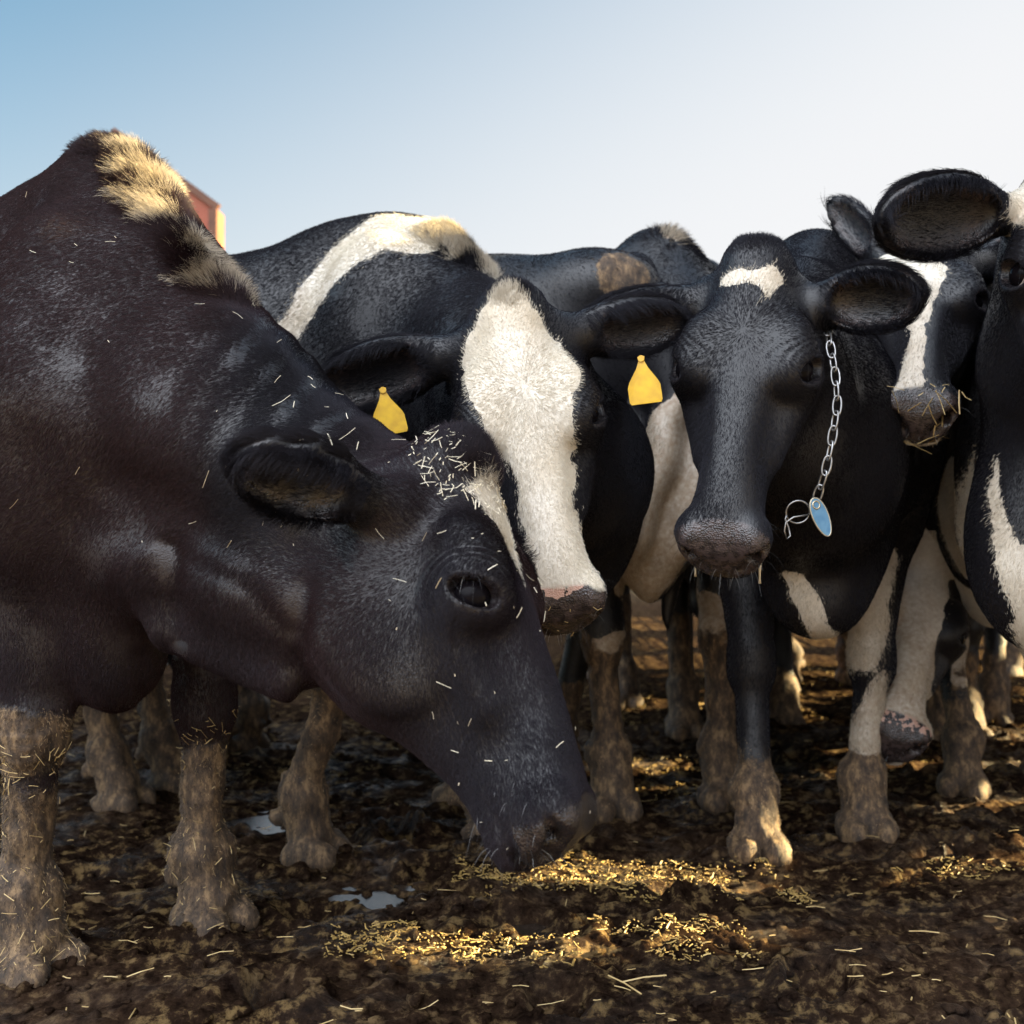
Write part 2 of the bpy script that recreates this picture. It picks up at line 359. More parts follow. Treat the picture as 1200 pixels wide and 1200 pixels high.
class Cow:
    def __init__(s, withers, heading, scale=1.0, length=1.0):
        s.sdf = Sdf(); s.s = scale; s.len = length
        f = norm([heading[0], heading[1], 0]); s.f = f; s.l = np.array([-f[1], f[0], 0])
        s.R = np.stack([f, s.l, [0, 0, 1]], 1); s.O = np.array([withers[0], withers[1], 0.0]); s.wz = withers[2]
        s.zs = withers[2]/1.40
        s.marks = []; s.muds = []; s.tufts = []; s.whorl = 0.15; s.ears = []; s.feet = []; s.eyes = []
    def W(s, x, y, z):
        return s.O+s.R@np.array([x*s.s*(s.len if x < 0 else 1), y*s.s, z*s.zs])
    def body(s, thin=1.0, ridge=True):
        S = s.sdf
        st = [(x*(s.len if x < 0 else 1)*s.s, a*s.zs, b*s.zs, w*s.s*thin, v*s.s*thin) for x, a, b, w, v in BODY_ST][::-1]
        S.loft(s.O, s.R, st, 2.2, 0.05)
        R = s.R
        for q in (1, -1):
            S.ell(s.W(0.02, q*0.15, 1.10 if ridge else 1.0), (0.12, 0.075, 0.24), R, 0.10)       # shoulder blade
            S.ell(s.W(0.16, q*0.15, 0.88), (0.10, 0.08, 0.12), R, 0.10)        # point of the shoulder
            S.ell(s.W(-0.02, q*0.17, 0.84), (0.13, 0.07, 0.14), R, 0.08)
            S.ell(s.W(-1.10, q*0.235, 1.315), (0.06, 0.045, 0.05), R, 0.07)    # hook bone
            S.ell(s.W(-1.50, q*0.12, 1.24), (0.05, 0.04, 0.05), R, 0.06)
            S.ell(s.W(-1.20, q*0.17, 0.98), (0.22, 0.11, 0.27), R, 0.10)       # thigh
        if ridge: S.ell(s.W(-0.05, 0, 1.345), (0.20, 0.045, 0.055), R, 0.06)
        S.ell(s.W(-1.02, 0, 0.58), (0.20, 0.16, 0.13), R, 0.05)                # udder
        S.cap(s.W(-1.50, 0, 1.34), s.W(-1.60, 0, 1.10), 0.035, 0.025, 0.03); S.cap(s.W(-1.60, 0, 1.10), s.W(-1.60, 0.02, 0.72), 0.022, 0.014, 0.02)
        S.cap(s.W(-1.60, 0.02, 0.72), s.W(-1.59, 0.02, 0.60), 0.016, 0.028, 0.02); S.cap(s.W(-1.59, 0.02, 0.60), s.W(-1.57, 0.02, 0.44), 0.028, 0.006, 0.02)
    def foreleg(s, side, foot, lift=0.0, fat=1.0, knee=0.0, hoofdir=None):
        """foot: world x, y where the hoof stands"""
        S = s.sdf; h = s.zs; ft = np.array([foot[0], foot[1], 0.0]); el = s.W(0.0, side*0.165, 0.76)
        fw = s.f if hoofdir is None else norm([*hoofdir, 0]); lt = np.array([-fw[1], fw[0], 0])
        kn = el*0.45+ft*0.55; kn[2] = 0.41*h; kn = kn+fw*(0.02+knee)
        fe = kn*0.12+ft*0.88; fe[2] = 0.135*h
        sh = s.W(0.10, side*0.17, 0.95)
        S.cap(sh, el, 0.12*fat, 0.10*fat, 0.08)
        S.cap(el, kn+np.array([0, 0, 0.05]), 0.088*fat, 0.050*fat, 0.05)
        S.ell(kn, (0.054*fat, 0.056*fat, 0.065), np.stack([fw, lt, [0, 0, 1]], 1), 0.03)
        S.cap(kn-np.array([0, 0, 0.03]), fe+np.array([0, 0, 0.02]), 0.038*fat, 0.035*fat, 0.03)
        S.ell(fe, (0.052*fat, 0.054*fat, 0.048), np.stack([fw, lt, [0, 0, 1]], 1), 0.025)
        s.hoof(fe, ft, fw, lt, fat, lift)
    def hoof(s, fe, ft, fw, lt, fat, lift=0):
        S = s.sdf; R3 = np.stack([fw, lt, [0, 0, 1]], 1)
        S.cap(fe, ft+fw*0.03+np.array([0, 0, 0.06]), 0.046*fat, 0.050*fat, 0.025)
        for q in (1, -1):
            S.ell(ft+fw*0.045+lt*q*0.033*fat+np.array([0, 0, 0.020+lift]), (0.068*fat, 0.034*fat, 0.042), R3, 0.008)
            S.ell(fe-fw*0.045*fat+lt*q*0.025+np.array([0, 0, -0.045]), (0.017, 0.014, 0.02), R3, 0.012)
        s.feet.append(ft)
    def hindleg(s, side, foot, fat=1.0):
        S = s.sdf; h = s.zs; ft = np.array([foot[0], foot[1], 0.0]); fw, lt = s.f, s.l
        hip = s.W(-1.22, side*0.17, 1.0); stf = s.W(-1.0, side*0.23, 0.80)
        hk = ft-fw*0.10*s.s; hk[2] = 0.50*h; fe = ft-fw*0.01; fe[2] = 0.14*h
        S.cap(hip, stf, 0.16*fat, 0.12*fat, 0.08); S.cap(stf, hk, 0.11*fat, 0.050*fat, 0.06); S.cap(s.W(-1.35, side*0.14, 0.95), hk, 0.10, 0.04, 0.06)
        S.ell(hk, (0.058, 0.042, 0.06), s.R, 0.03); S.cap(hk, fe, 0.042*fat, 0.036*fat, 0.03); S.ell(fe, (0.048, 0.048, 0.045), s.R, 0.02)
        s.hoof(fe, ft, fw, lt, fat)
    def legs(s, fr=None, fl=None, hr=None, hl=None, fat=1.0):
        g = lambda v, x, y: v if v is not None else s.W(x, y, 0)[:2]
        s.foreleg(-1, g(fr, 0.04, -0.16), fat=fat); s.foreleg(1, g(fl, 0.04, 0.16), fat=fat)
        s.hindleg(-1, g(hr, -1.27, -0.18), fat=fat); s.hindleg(1, g(hl, -1.27, 0.18), fat=fat)
    def head(s, poll, nose, dorsal, scale=1.0, jaw=1.0, eyelid=0.5, eyex=0.196):
        S = s.sdf; ex = norm(np.array(nose)-poll); ez = np.array(dorsal, float); ez = norm(ez-ex*(ez@ex)); ey = np.cross(ez, ex)
        H = np.stack([ex, ey, ez], 1); s.H = H; s.HO = np.array(poll, float); s.hs = scale
        h = lambda x, y, z: s.HO+H@(np.array([x, y, z])*scale); s.h = h
        st = [(a, b, c*(jaw if a < 0.30 else 1+(jaw-1)*0.35), d, e) for a, b, c, d, e in HEAD_ST]
        S.loft(s.HO, H, st, 2.35, 0.03, scale)
        r = lambda *v: tuple(q*scale for q in v)
        S.ell(h(0.004, 0, -0.035), r(0.040, 0.050, 0.040), H, 0.04)                # poll knob
        for q in (1, -1):
            S.ell(h(0.170, q*0.080, -0.038), r(0.062, 0.032, 0.038), H, 0.05)    # brow
            S.ell(h(0.185, q*0.055, -0.165*jaw), r(0.100, 0.032, 0.080), H, 0.06)  # cheek muscle
            S.cap(h(0.225, q*0.078, -0.080), h(0.330, q*0.052, -0.085), 0.020*scale, 0.014*scale, 0.05)
            S.cap(h(0.262, q*0.098, -0.030), h(0.35, q*0.082, -0.034), 0.022*scale, 0.014*scale, 0.05, -1)  # hollow beside the nose
            S.ell(h(0.485, q*0.050, -0.055), r(0.034, 0.024, 0.032), H, 0.025)   # nostril wing
            # nostril: comma shaped, running in and up
            S.cap(h(0.534, q*0.034, -0.084), h(0.519, q*0.058, -0.055), 0.0155*scale, 0.0165*scale, 0.006, -1)
            S.cap(h(0.519, q*0.058, -0.055), h(0.488, q*0.079, -0.058), 0.0150*scale, 0.0060*scale, 0.006, -1)
            S.cap(h(0.522, q*0.050, -0.066), h(0.480, q*0.042, -0.074), 0.0140*scale, 0.0110*scale, 0.006, -1)
            # mouth line
            S.cap(h(0.545, q*0.005, -0.120), h(0.505, q*0.056, -0.120), 0.0085*scale, 0.0075*scale, 0.010, -1); S.cap(h(0.505, q*0.056, -0.120), h(0.405, q*0.060, -0.132), 0.0075*scale, 0.004*scale, 0.010, -1)
            S.cap(h(0.543, 0, -0.085), h(0.543, 0, -0.118), 0.005*scale, 0.006*scale, 0.010, -1)
            # eye: lid shell, then the almond opening
            e = h(eyex, q*0.084, -0.050); u = norm(H@np.array([0.10, q*0.88, 0.42]))    # looking outwards
            a1 = H@np.array([0.60, 0.0, 0.80]); a1 = norm(a1-u*(u@a1)); a2 = np.cross(u, a1)
            ER = np.stack([a1, a2, u], 1)
            S.ell(e, r(0.047, 0.038, 0.0335), ER, 0.030)
            S.cap(e-a1*0.030*scale-a2*np.sign(a2@ex)*0.016*scale+u*0.020*scale, e+a1*0.022*scale-a2*np.sign(a2@ex)*0.024*scale+u*0.020*scale, 0.007*scale, 0.007*scale, 0.012)
            S.ell(e+u*0.033*scale, r(0.0350, 0.0200*(0.6+0.5*eyelid), 0.026), ER, 0.005, -1)
            s.eyes.append((e, u, a1, a2, q))
    def ear(s, side, tip, opening, base=None, L=None, width=0.062, cup=0.030, twist=0):
        S = s.sdf; b = s.h(*(base if base is not None else (0.040, side*0.080, -0.080))); tip = np.array(tip, float)
        ax = norm(tip-b); L = np.linalg.norm(tip-b); op = np.array(opening, float); op = norm(op-ax*(op@ax)); wd = np.cross(op, ax)
        R = np.stack([ax, wd, op], 1); c = b+ax*L*0.58
        S.cap(b-ax*0.02, b+ax*L*0.36, 0.034, 0.026, 0.035)
        S.ell(c, (L*0.44, width, cup), R, 0.030)
        S.ell(c+ax*L*0.03+op*0.020, (L*0.38, width*0.80, cup*0.80), R, 0.008, -1)
        s.ears.append((b, ax, wd, op, L, width))
    def neck(s, chain, k=0.08):
        """chain: list of rows; each row a list of (point, radius) joined by tapered capsules"""
        for row in chain:
            for (a, ra), (b, rb) in zip(row[:-1], row[1:]): s.sdf.cap(a, b, ra, rb, k)
    # --- markings: polygons in the plane of the head or of the flank
    def mark_head(s, poly, depth=(-0.3, 1), side=0):
        s.marks.append(('h', np.array(poly, float), depth, side))
    def mark_body(s, poly, side=0): s.marks.append(('b', np.array(poly, float), None, side))
    def flank(s, px, py, y):      # where the pixel's ray meets the plane y (local) of the body
        o = np.array([0, 0, CAM_H]); d = P(px, py, 1.0)-o; n = s.l; t = ((s.O+s.l*y-o)@n)/(d@n); q = o+d*t
        return ((q-s.O)@s.f, q[2])
    def face(s, px, py):          # where the pixel's ray meets the plane of the face
        o = np.array([0, 0, CAM_H]); d = P(px, py, 1.0)-o; n = s.H[:, 2]; t = ((s.HO-o)@n)/(d@n); q = (o+d*t-s.HO)@s.H/s.hs
        return (q[0], q[1])
    def colour(s, V):
        q = (V-s.O)@s.R; wh = np.full(len(V), -1.0); hl = None
        if hasattr(s, 'H'): hl = (V-s.HO)@s.H/s.hs
        wob = 0.010*vnoise(V, 18, 3)+0.006*vnoise(V, 50, 4)
        for kind, poly, dep, side in s.marks:
            if kind == 's':
                d = dep-seg_d(V, poly[0], poly[1])+side*vnoise(V, 70, 8)+side*vnoise(V, 24, 12); wh = np.maximum(wh, d); continue
            if kind == 'f': uv = q[:, [1, 2]]; ok = (q[:, 0] > dep[0]) & (q[:, 0] < dep[1])
            elif kind == 'h': uv = hl[:, :2]; ok = (hl[:, 2] > dep[0]) & (hl[:, 2] < dep[1]) & (hl[:, 0] < 0.6) & (hl[:, 0] > -0.12)
            else: uv = q[:, [0, 2]]; ok = np.ones(len(V), bool)
            if kind in 'bf' and hl is not None and s.nohead: ok &= ~((np.abs(hl[:, 1]) < 0.16) & (hl[:, 0] > -0.03) & (hl[:, 0] < 0.56) & (hl[:, 2] > -0.32) & (hl[:, 2] < 0.06))
            if side and kind in 'bh': ok &= (q[:, 1] if kind == 'b' else hl[:, 1])*side > 0
            d = poly_sd(uv, poly)+wob
            wh = np.maximum(wh, np.where(ok, d, -1.0))
        return wh
    nohead = True; scl = 0.30
    def mark_front(s, px_poly, x=0.1, xr=(-0.35, 0.6)):
        s.marks.append(('f', np.array([s.front(a, b, x) for a, b in px_poly]), xr, 0))
    def front(s, px, py, x):      # where the pixel's ray meets the plane across the chest
        o = np.array([0, 0, CAM_H]); d = P(px, py, 1.0)-o; n = s.f; t = ((s.O+s.f*x-o)@n)/(d@n); q = o+d*t
        return ((q-s.O)@s.l, q[2])
    def mark_blob(s, c, r, amp=0.012, c2=None): s.marks.append(('s', np.array([c, c if c2 is None else c2], float), r, amp))
    def regions(s, V):
        if not hasattr(s, 'H'): z = np.zeros(len(V)); return z, z
        h = (V-s.HO)@s.H/s.hs; x, y, z = h.T; edge = vnoise(V, 60, 9)*0.003
        inh = (np.abs(y) < 0.09) & (x > 0.40) & (x < 0.58) & (z > -0.125) & (z < 0.02)
        sk = smooth(0.0, 0.006, edge+x-0.466-np.maximum(0, (np.abs(y)-0.028))*0.35-np.maximum(0, -0.105-z)*3)*(z < -0.0)
        sk = np.where(inh, sk, 0)
        for (e, u, a1, a2, q) in s.eyes:      # lid rims
            r = np.linalg.norm((V-e)@np.stack([a1, a2*1.5], 1), axis=1); sk = np.maximum(sk, smooth(0.041, 0.034, r)*(((V-e)@u) > 0)*0.45)
        for (b, ax, wd, op, L, w) in s.ears:
            q = V-b; t = q@ax/L; m = smooth(0.22, 0.34, t)*smooth(1.0, 0.85, t)*smooth(w*0.85, w*0.6, np.abs(q@wd))*smooth(-0.012, 0.004, q@op)*smooth(0.05, 0.03, np.abs(q@op)); sk = np.maximum(sk, 0.8*m)
        return sk, inh

def poly_sd(p, poly):
    """signed distance to a closed polygon, positive inside"""
    d = np.full(len(p), 1e9); ins = np.zeros(len(p), bool); n = len(poly)
    for i in range(n):
        a = poly[i]; b = poly[(i+1) % n]; e = b-a; w = p-a
        t = np.clip(w@e/max(e@e, 1e-12), 0, 1); d = np.minimum(d, ((w-t[:, None]*e)**2).sum(1))
        c = (a[1] > p[:, 1]) != (b[1] > p[:, 1]); ins ^= c & (p[:, 0] < (b[0]-a[0])*(p[:, 1]-a[1])/((b[1]-a[1]) if b[1] != a[1] else 1e-12)+a[0])
    return np.where(ins, 1, -1)*np.sqrt(d)

EYE_MESH = None
def cow_object(c, name_label, res=0.012, fine=None, hair=0, mudh=0.40, brown=0.0, dirt=0.4, pink=0.0, folds=None, whisk=120, hair_len=0.009):
    """builds the body mesh, eyes and coat of a cow; fine = (lo, hi, step) box of finer cells"""
    S = c.sdf; lo = np.min([p[1] for p in S.p if p[4] > 0], 0); hi = np.max([p[2] for p in S.p if p[4] > 0], 0)
    if fine is not None: ax = [axis(lo[i], hi[i], [(fine[0][i], fine[1][i], fine[2])], res) for i in range(3)]
    else: ax = [axis(lo[i], hi[i], [], res) for i in range(3)]
    D = S.grid(*ax); V, Q = surface_nets(D, *ax); del D
    V = V.astype(np.float32)
    for it in range(3):
        g = S.grad(V); d = S.at(V); gg = np.maximum((g*g).sum(1), 0.15)
        V = V-np.clip(d/gg, -0.006, 0.006)[:, None]*g
    # smooth a little where the projection folds
    g = S.grad(V, 0.003); N = g/np.maximum(np.linalg.norm(g, axis=1), 1e-6)[:, None]
    z = V[:, 2]; wh = c.colour(V); sk, _ = c.regions(V)
    lc = (V-c.O)@c.R
    legz = np.zeros(len(V))
    for ft in c.feet:
        legz = np.maximum(legz, smooth(0.22, 0.12, np.linalg.norm(V[:, :2]-ft[:2], axis=1)))
    mh = mudh+0.05*vnoise(V, 12, 5)
    mud = legz*smooth(mh+0.06, mh-0.08, z)
    if hasattr(c, 'H'):
        hl = (V-c.HO)@c.H/c.hs; mud = mud*(1-((np.abs(hl[:, 1]) < 0.13) & (hl[:, 0] > 0) & (hl[:, 0] < 0.6) & (hl[:, 2] > -0.3) & (hl[:, 2] < 0.05)))
    for (mc, mr, mw) in c.muds: mud = np.maximum(mud, mw*smooth(1.1, 0.5, np.linalg.norm((V-mc)/mr, axis=1)))
    disp = mud*(0.010*fbm(V, (38, 38, 22), 11, 3)+0.006*np.abs(vnoise(V, 95, 15)))+(1-mud)*(1-sk)*0.0014*fbm(V, 11, 21, 2)
    for (e, u, a1, a2, q) in c.eyes:
        d = V-e; r = np.linalg.norm(d@np.stack([a1*0.85, a2], 1), axis=1); on = (d@u > -0.02)
        disp = disp+on*0.0010*np.sin(r*820+2*vnoise(V, 25, 44))*smooth(0.036, 0.042, r)*smooth(0.075, 0.05, r)*smooth(0.02, -0.01, d@c.H[:, 0])
    if folds: disp = disp+sum(fn(V, c) for fn in folds)
    V = V+N*disp[:, None]
    root = link(bpy.data.objects.new('cow', None)); tag(root, name_label, 'cow', 'herd of black and white cows')
    root.location = c.O
    loc = V-c.O.astype(np.float32)
    body = mesh_obj('body', loc, Q, M['hide'], root)
    me = body.data
    set_attr(me, 'white', wh); set_attr(me, 'skin', sk); set_attr(me, 'mud', mud)
    br = np.full(len(V), brown)*smooth(-0.2, 0.6, fbm(V, 3.1, 31, 2)+0.4)
    for (b, ax, wd, op, L, w) in c.ears:
        q = V-b; t = q@ax/L; br = br*(1-((t > 0.05) & (t < 1.2) & (np.abs(q@wd) < w*1.3) & (np.abs(q@op) < 0.06))*0.85)
    set_attr(me, 'brown', br)
    dr = np.clip(dirt+0.7*fbm(V, 6, 41, 3)+smooth(0.8, 0.3, z)*0.5, 0, 1); set_attr(me, 'dirt', dr)
    pk = np.full(len(V), pink) if np.isscalar(pink) else pink(c, V); set_attr(me, 'pink', pk)
    # eyes
    for (e, u, a1, a2, q) in c.eyes:
        mb = MB(); R = np.stack([a1, a2, u], 1); nu, nv = 24, 16; r = 0.0275*c.hs; vs = []; fs = []
        for i in range(nv+1):
            th = PI*i/nv
            for j in range(nu):
                ph = 2*PI*j/nu; rr = r*(1+0.08*max(0, math.cos(th))**6)
                vs.append(e+R@(rr*np.array([math.sin(th)*math.cos(ph), math.sin(th)*math.sin(ph), math.cos(th)]))-c.O)
        fs = np.array([(i*nu+j, (i+1)*nu+j, (i+1)*nu+(j+1) % nu, i*nu+(j+1) % nu) for i in range(nv) for j in range(nu)])
        o = mesh_obj('eye', vs, fs, M['eye'], root)
        o.data.materials.append(M['sclera'])
        zz = [(np.mean([vs[k] for k in f], 0)+c.O-e) for f in fs]
        o.data.polygons.foreach_set('material_index', [1 if (v/np.linalg.norm(v))@u < c.scl else 0 for v in zz][:len(o.data.polygons)])
    if hair or whisk: coat(c, V, N, Q, wh, sk, mud, br, dr, root, hair, whisk, hair_len)
    return root, V, N, Q

def make_curves(name, roots, mids, tips, col, rad, parent, off):
    n = len(roots); cu = bpy.data.hair_curves.new(name); cu.add_curves([3]*n)
    pos = np.stack([roots, mids, tips], 1).reshape(-1, 3).astype(np.float32)
    if 'position' not in cu.attributes: cu.attributes.new('position', 'FLOAT_VECTOR', 'POINT')
    cu.attributes['position'].data.foreach_set('vector', (pos-np.asarray(off, np.float32)).ravel())
    ra = cu.attributes.new('radius', 'FLOAT', 'POINT') if 'radius' not in cu.attributes else cu.attributes['radius']
    rr = np.stack([rad, rad*0.8, rad*0.15], 1); ra.data.foreach_set('value', rr.ravel().astype(np.float32))
    ca = cu.attributes.new('col', 'FLOAT_COLOR', 'CURVE'); ca.data.foreach_set('color', np.concatenate([col, np.ones((n, 1))], 1).astype(np.float32).ravel())
    cu.materials.append(M['hair']); o = link(bpy.data.objects.new(name, cu)); o.parent = parent
    return o

def coat(c, V, N, Q, wh, sk, mud, br, dr, root, dens, whisk, hair_len):
    cen = V[Q].mean(1); a, b, cc, d = (V[Q[:, i]] for i in range(4))
    area = 0.5*np.linalg.norm(np.cross(cc-a, d-b), axis=1); fn = N[Q].mean(1)
    view = norm_rows(np.array([0, 0, CAM_H])-cen); facing = (fn*view).sum(1)
    # only where a viewer near the camera could see the coat
    px = cen[:, 0]/np.maximum(cen[:, 1], 0.3)*F+600; py = 600-(cen[:, 2]-CAM_H)/np.maximum(cen[:, 1], 0.3)*F
    vis = (facing > -0.35) & (px > -120) & (px < 1320) & (py > -50) & (py < 1300)
    w = area*vis*(1-sk[Q[:, 0]])*np.clip(1-0.85*mud[Q[:, 0]], 0.0, 1)
    distw = np.clip((1.6/cen[:, 1]), 0.4, 1.3)**2; w = w*distw
    tuft = np.zeros(len(cen)); tl = np.zeros(len(cen)); tdir = np.zeros((len(cen), 3))
    for (pt, rad, L, up, *e2) in c.tufts:
        k = smooth(1.0, 0.45, seg_d(cen, pt, e2[0] if e2 else pt)/rad); kk = k > tuft; tl = np.where(kk, L, tl); tdir[kk] = up; tuft = np.maximum(tuft, k)
    w = w*(1+1.6*tuft)
    n = int(dens*w.sum())
    roots_all = []
    if n > 0:
        f = rng.choice(len(Q), n, p=w/w.sum()); u = rng.random((n, 1)); v = rng.random((n, 1))
        R = (1-u)*(1-v)*a[f]+u*(1-v)*b[f]+u*v*cc[f]+(1-u)*v*d[f]; nn = norm_rows(fn[f]); q0 = Q[f, rng.integers(0, 4, n)]
        flow = -c.f[None]*0.75+np.array([0, 0, -0.65])[None]+np.zeros((n, 3))
        legw = smooth(0.75, 0.55, R[:, 2])[:, None]; flow = flow*(1-legw)+np.array([0, 0, -1.0])*legw
        if hasattr(c, 'H'):
            h = (R-c.HO)@c.H/c.hs; wd = h-np.array([c.whorl, 0, 0.0]); wd[:, 2] *= 0.35; wd = norm_rows(wd)@c.H.T
            hw = smooth(0.20, 0.10, np.abs(h[:, 1]))*smooth(-0.08, 0.0, h[:, 0])*smooth(0.62, 0.55, h[:, 0])*smooth(-0.36, -0.26, h[:, 2])
            flow = flow*(1-hw)[:, None]+wd*hw[:, None]
        else: hw = np.zeros(n)
        L = hair_len*(0.7+0.6*rng.random(n)); L = L*np.where(hw > 0.5, 0.85, 1)
        for (eb, ea, ew, eo, eL, ewd) in c.ears:
            q = R-eb; t = q@ea/eL; k = (t > 0.15) & (t < 1.15) & (np.abs(q@ew) < ewd*1.2) & (np.abs(q@eo) < 0.07)
            flow[k] = ea; L[k] *= 1.3
            rim = k & (np.abs((nn@eo)) < 0.6) & (t > 0.3); L[rim] *= 2.3; flow[rim] = ea+nn[rim]*0.6
            ins = k & ((q@eo) > 0) & ((nn@eo) > 0.3); L[ins] *= 1.5; flow[ins] = ea*0.6+eo*0.8+ew*(-0.8*(q[ins]@ew)/ewd)[:, None]
        flow = norm_rows(flow)
        tang = flow-nn*(flow*nn).sum(1)[:, None]; tang = norm_rows(tang+1e-6)
        lump = np.stack([vnoise(R, 16, 51+i) for i in range(3)], 1)*0.22
        dirn = norm_rows(tang+lump+nn*(0.13+0.10*rng.random((n, 1)))+rng.normal(0, 0.09, (n, 3))*(1+1.2*(wh[q0] > 0))[:, None])
        tf = tuft[f][:, None]; tj = norm_rows(tdir[f]+rng.normal(0, 0.38, (n, 3))+lump*3.5+np.stack([vnoise(R, 55, 81+i) for i in range(3)], 1)*0.5)
        dirn = norm_rows(dirn*(1-tf)+tj*tf+1e-6)
        L = L*(1-tf[:, 0])+tl[f]*tf[:, 0]*(0.35+0.75*rng.random(n))
        bend = np.where(tf > 0.3, tang*0.35, -nn*0.16)+rng.normal(0, 0.05, (n, 3))
        mid = R+dirn*L[:, None]*0.5; tip = R+(dirn+bend)*L[:, None]
        whs = wh[q0]+rng.normal(0, 0.0028, n); iw = whs > 0
        dk = np.array([0.0050, 0.0046, 0.0064])[None]*(0.6+0.9*rng.random((n, 1)))
        bn = np.array([0.027, 0.0125, 0.0125])[None]*(0.6+0.8*rng.random((n, 1))); bb = (br[q0]*(0.5+0.5*rng.random(n)))[:, None]
        dk = dk*(1-bb)+bn*bb
        wc = np.array([0.66, 0.60, 0.49])[None]*(0.86+0.2*rng.random((n, 1))); dd = np.clip(dr[q0]*0.95+0.25*rng.random(n)-0.15+tf[:, 0]*0.45, 0, 0.9)[:, None]
        wc = wc*(1-dd)+np.array([0.29, 0.235, 0.17])*dd
        col = np.where(iw[:, None], wc, dk)
        mk = (mud[q0]+0.3*rng.random(n)) > 0.45; col[mk] = np.array([0.26, 0.18, 0.10])*(0.08+1.3*rng.random((mk.sum(), 1))**1.5)*(0.35+1.3*smooth(-0.3, 0.4, fbm(R[mk], (40, 40, 16), 77, 4)))[:, None]; dirn[mk] = norm_rows(dirn[mk]+rng.normal(0, 0.5, (mk.sum(), 3))); L[mk] *= 0.7; tip = R+(dirn+bend)*L[:, None]; mid = R+dirn*L[:, None]*0.5
        rad = np.where(tf[:, 0] > 0.3, 0.00026, 0.00024)*np.clip(R[:, 1]/1.5, 0.9, 2.2)
        make_curves('coat', R-nn*0.001, mid, tip, np.clip(col, 0, 1), rad, root, c.O)
    if whisk and hasattr(c, 'H'):
        h = (cen-c.HO)@c.H/c.hs
        m = (h[:, 0] > 0.43) & (h[:, 0] < 0.56) & (np.abs(h[:, 1]) < 0.09) & (h[:, 2] < -0.07) & (h[:, 2] > -0.19)
        for (e, uu, a1, a2, q) in c.eyes: m |= (np.linalg.norm(cen-e, axis=1) < 0.042) & (((cen-e)@uu) > 0.014) & (((cen-e)@c.H[:, 0]) < -0.006)
        ii = np.nonzero(m)[0]
        if len(ii):
            f = rng.choice(ii, whisk); R = cen[f]; nn = norm_rows(fn[f]); L = 0.008+0.030*rng.random(whisk)**2.5
            dn = norm_rows(nn+rng.normal(0, 0.3, (whisk, 3))+c.H[:, 0]*0.5); col = np.where(rng.random((whisk, 1)) < 0.35, 0.22, 0.03)*np.ones((whisk, 3))
            make_curves('whiskers', R, R+dn*L[:, None]*0.5, R+(dn+np.array([0, 0, -0.35]))*L[:, None], col, np.full(whisk, 0.00022), root, c.O)
def seg_d(p, a, b):
    ab = b-a; t = np.clip((p-a)@ab/max(ab@ab, 1e-9), 0, 1); return np.linalg.norm(p-a-t[:, None]*ab, axis=1)
def norm_rows(v):
    return v/np.maximum(np.linalg.norm(v, axis=1), 1e-9)[:, None]

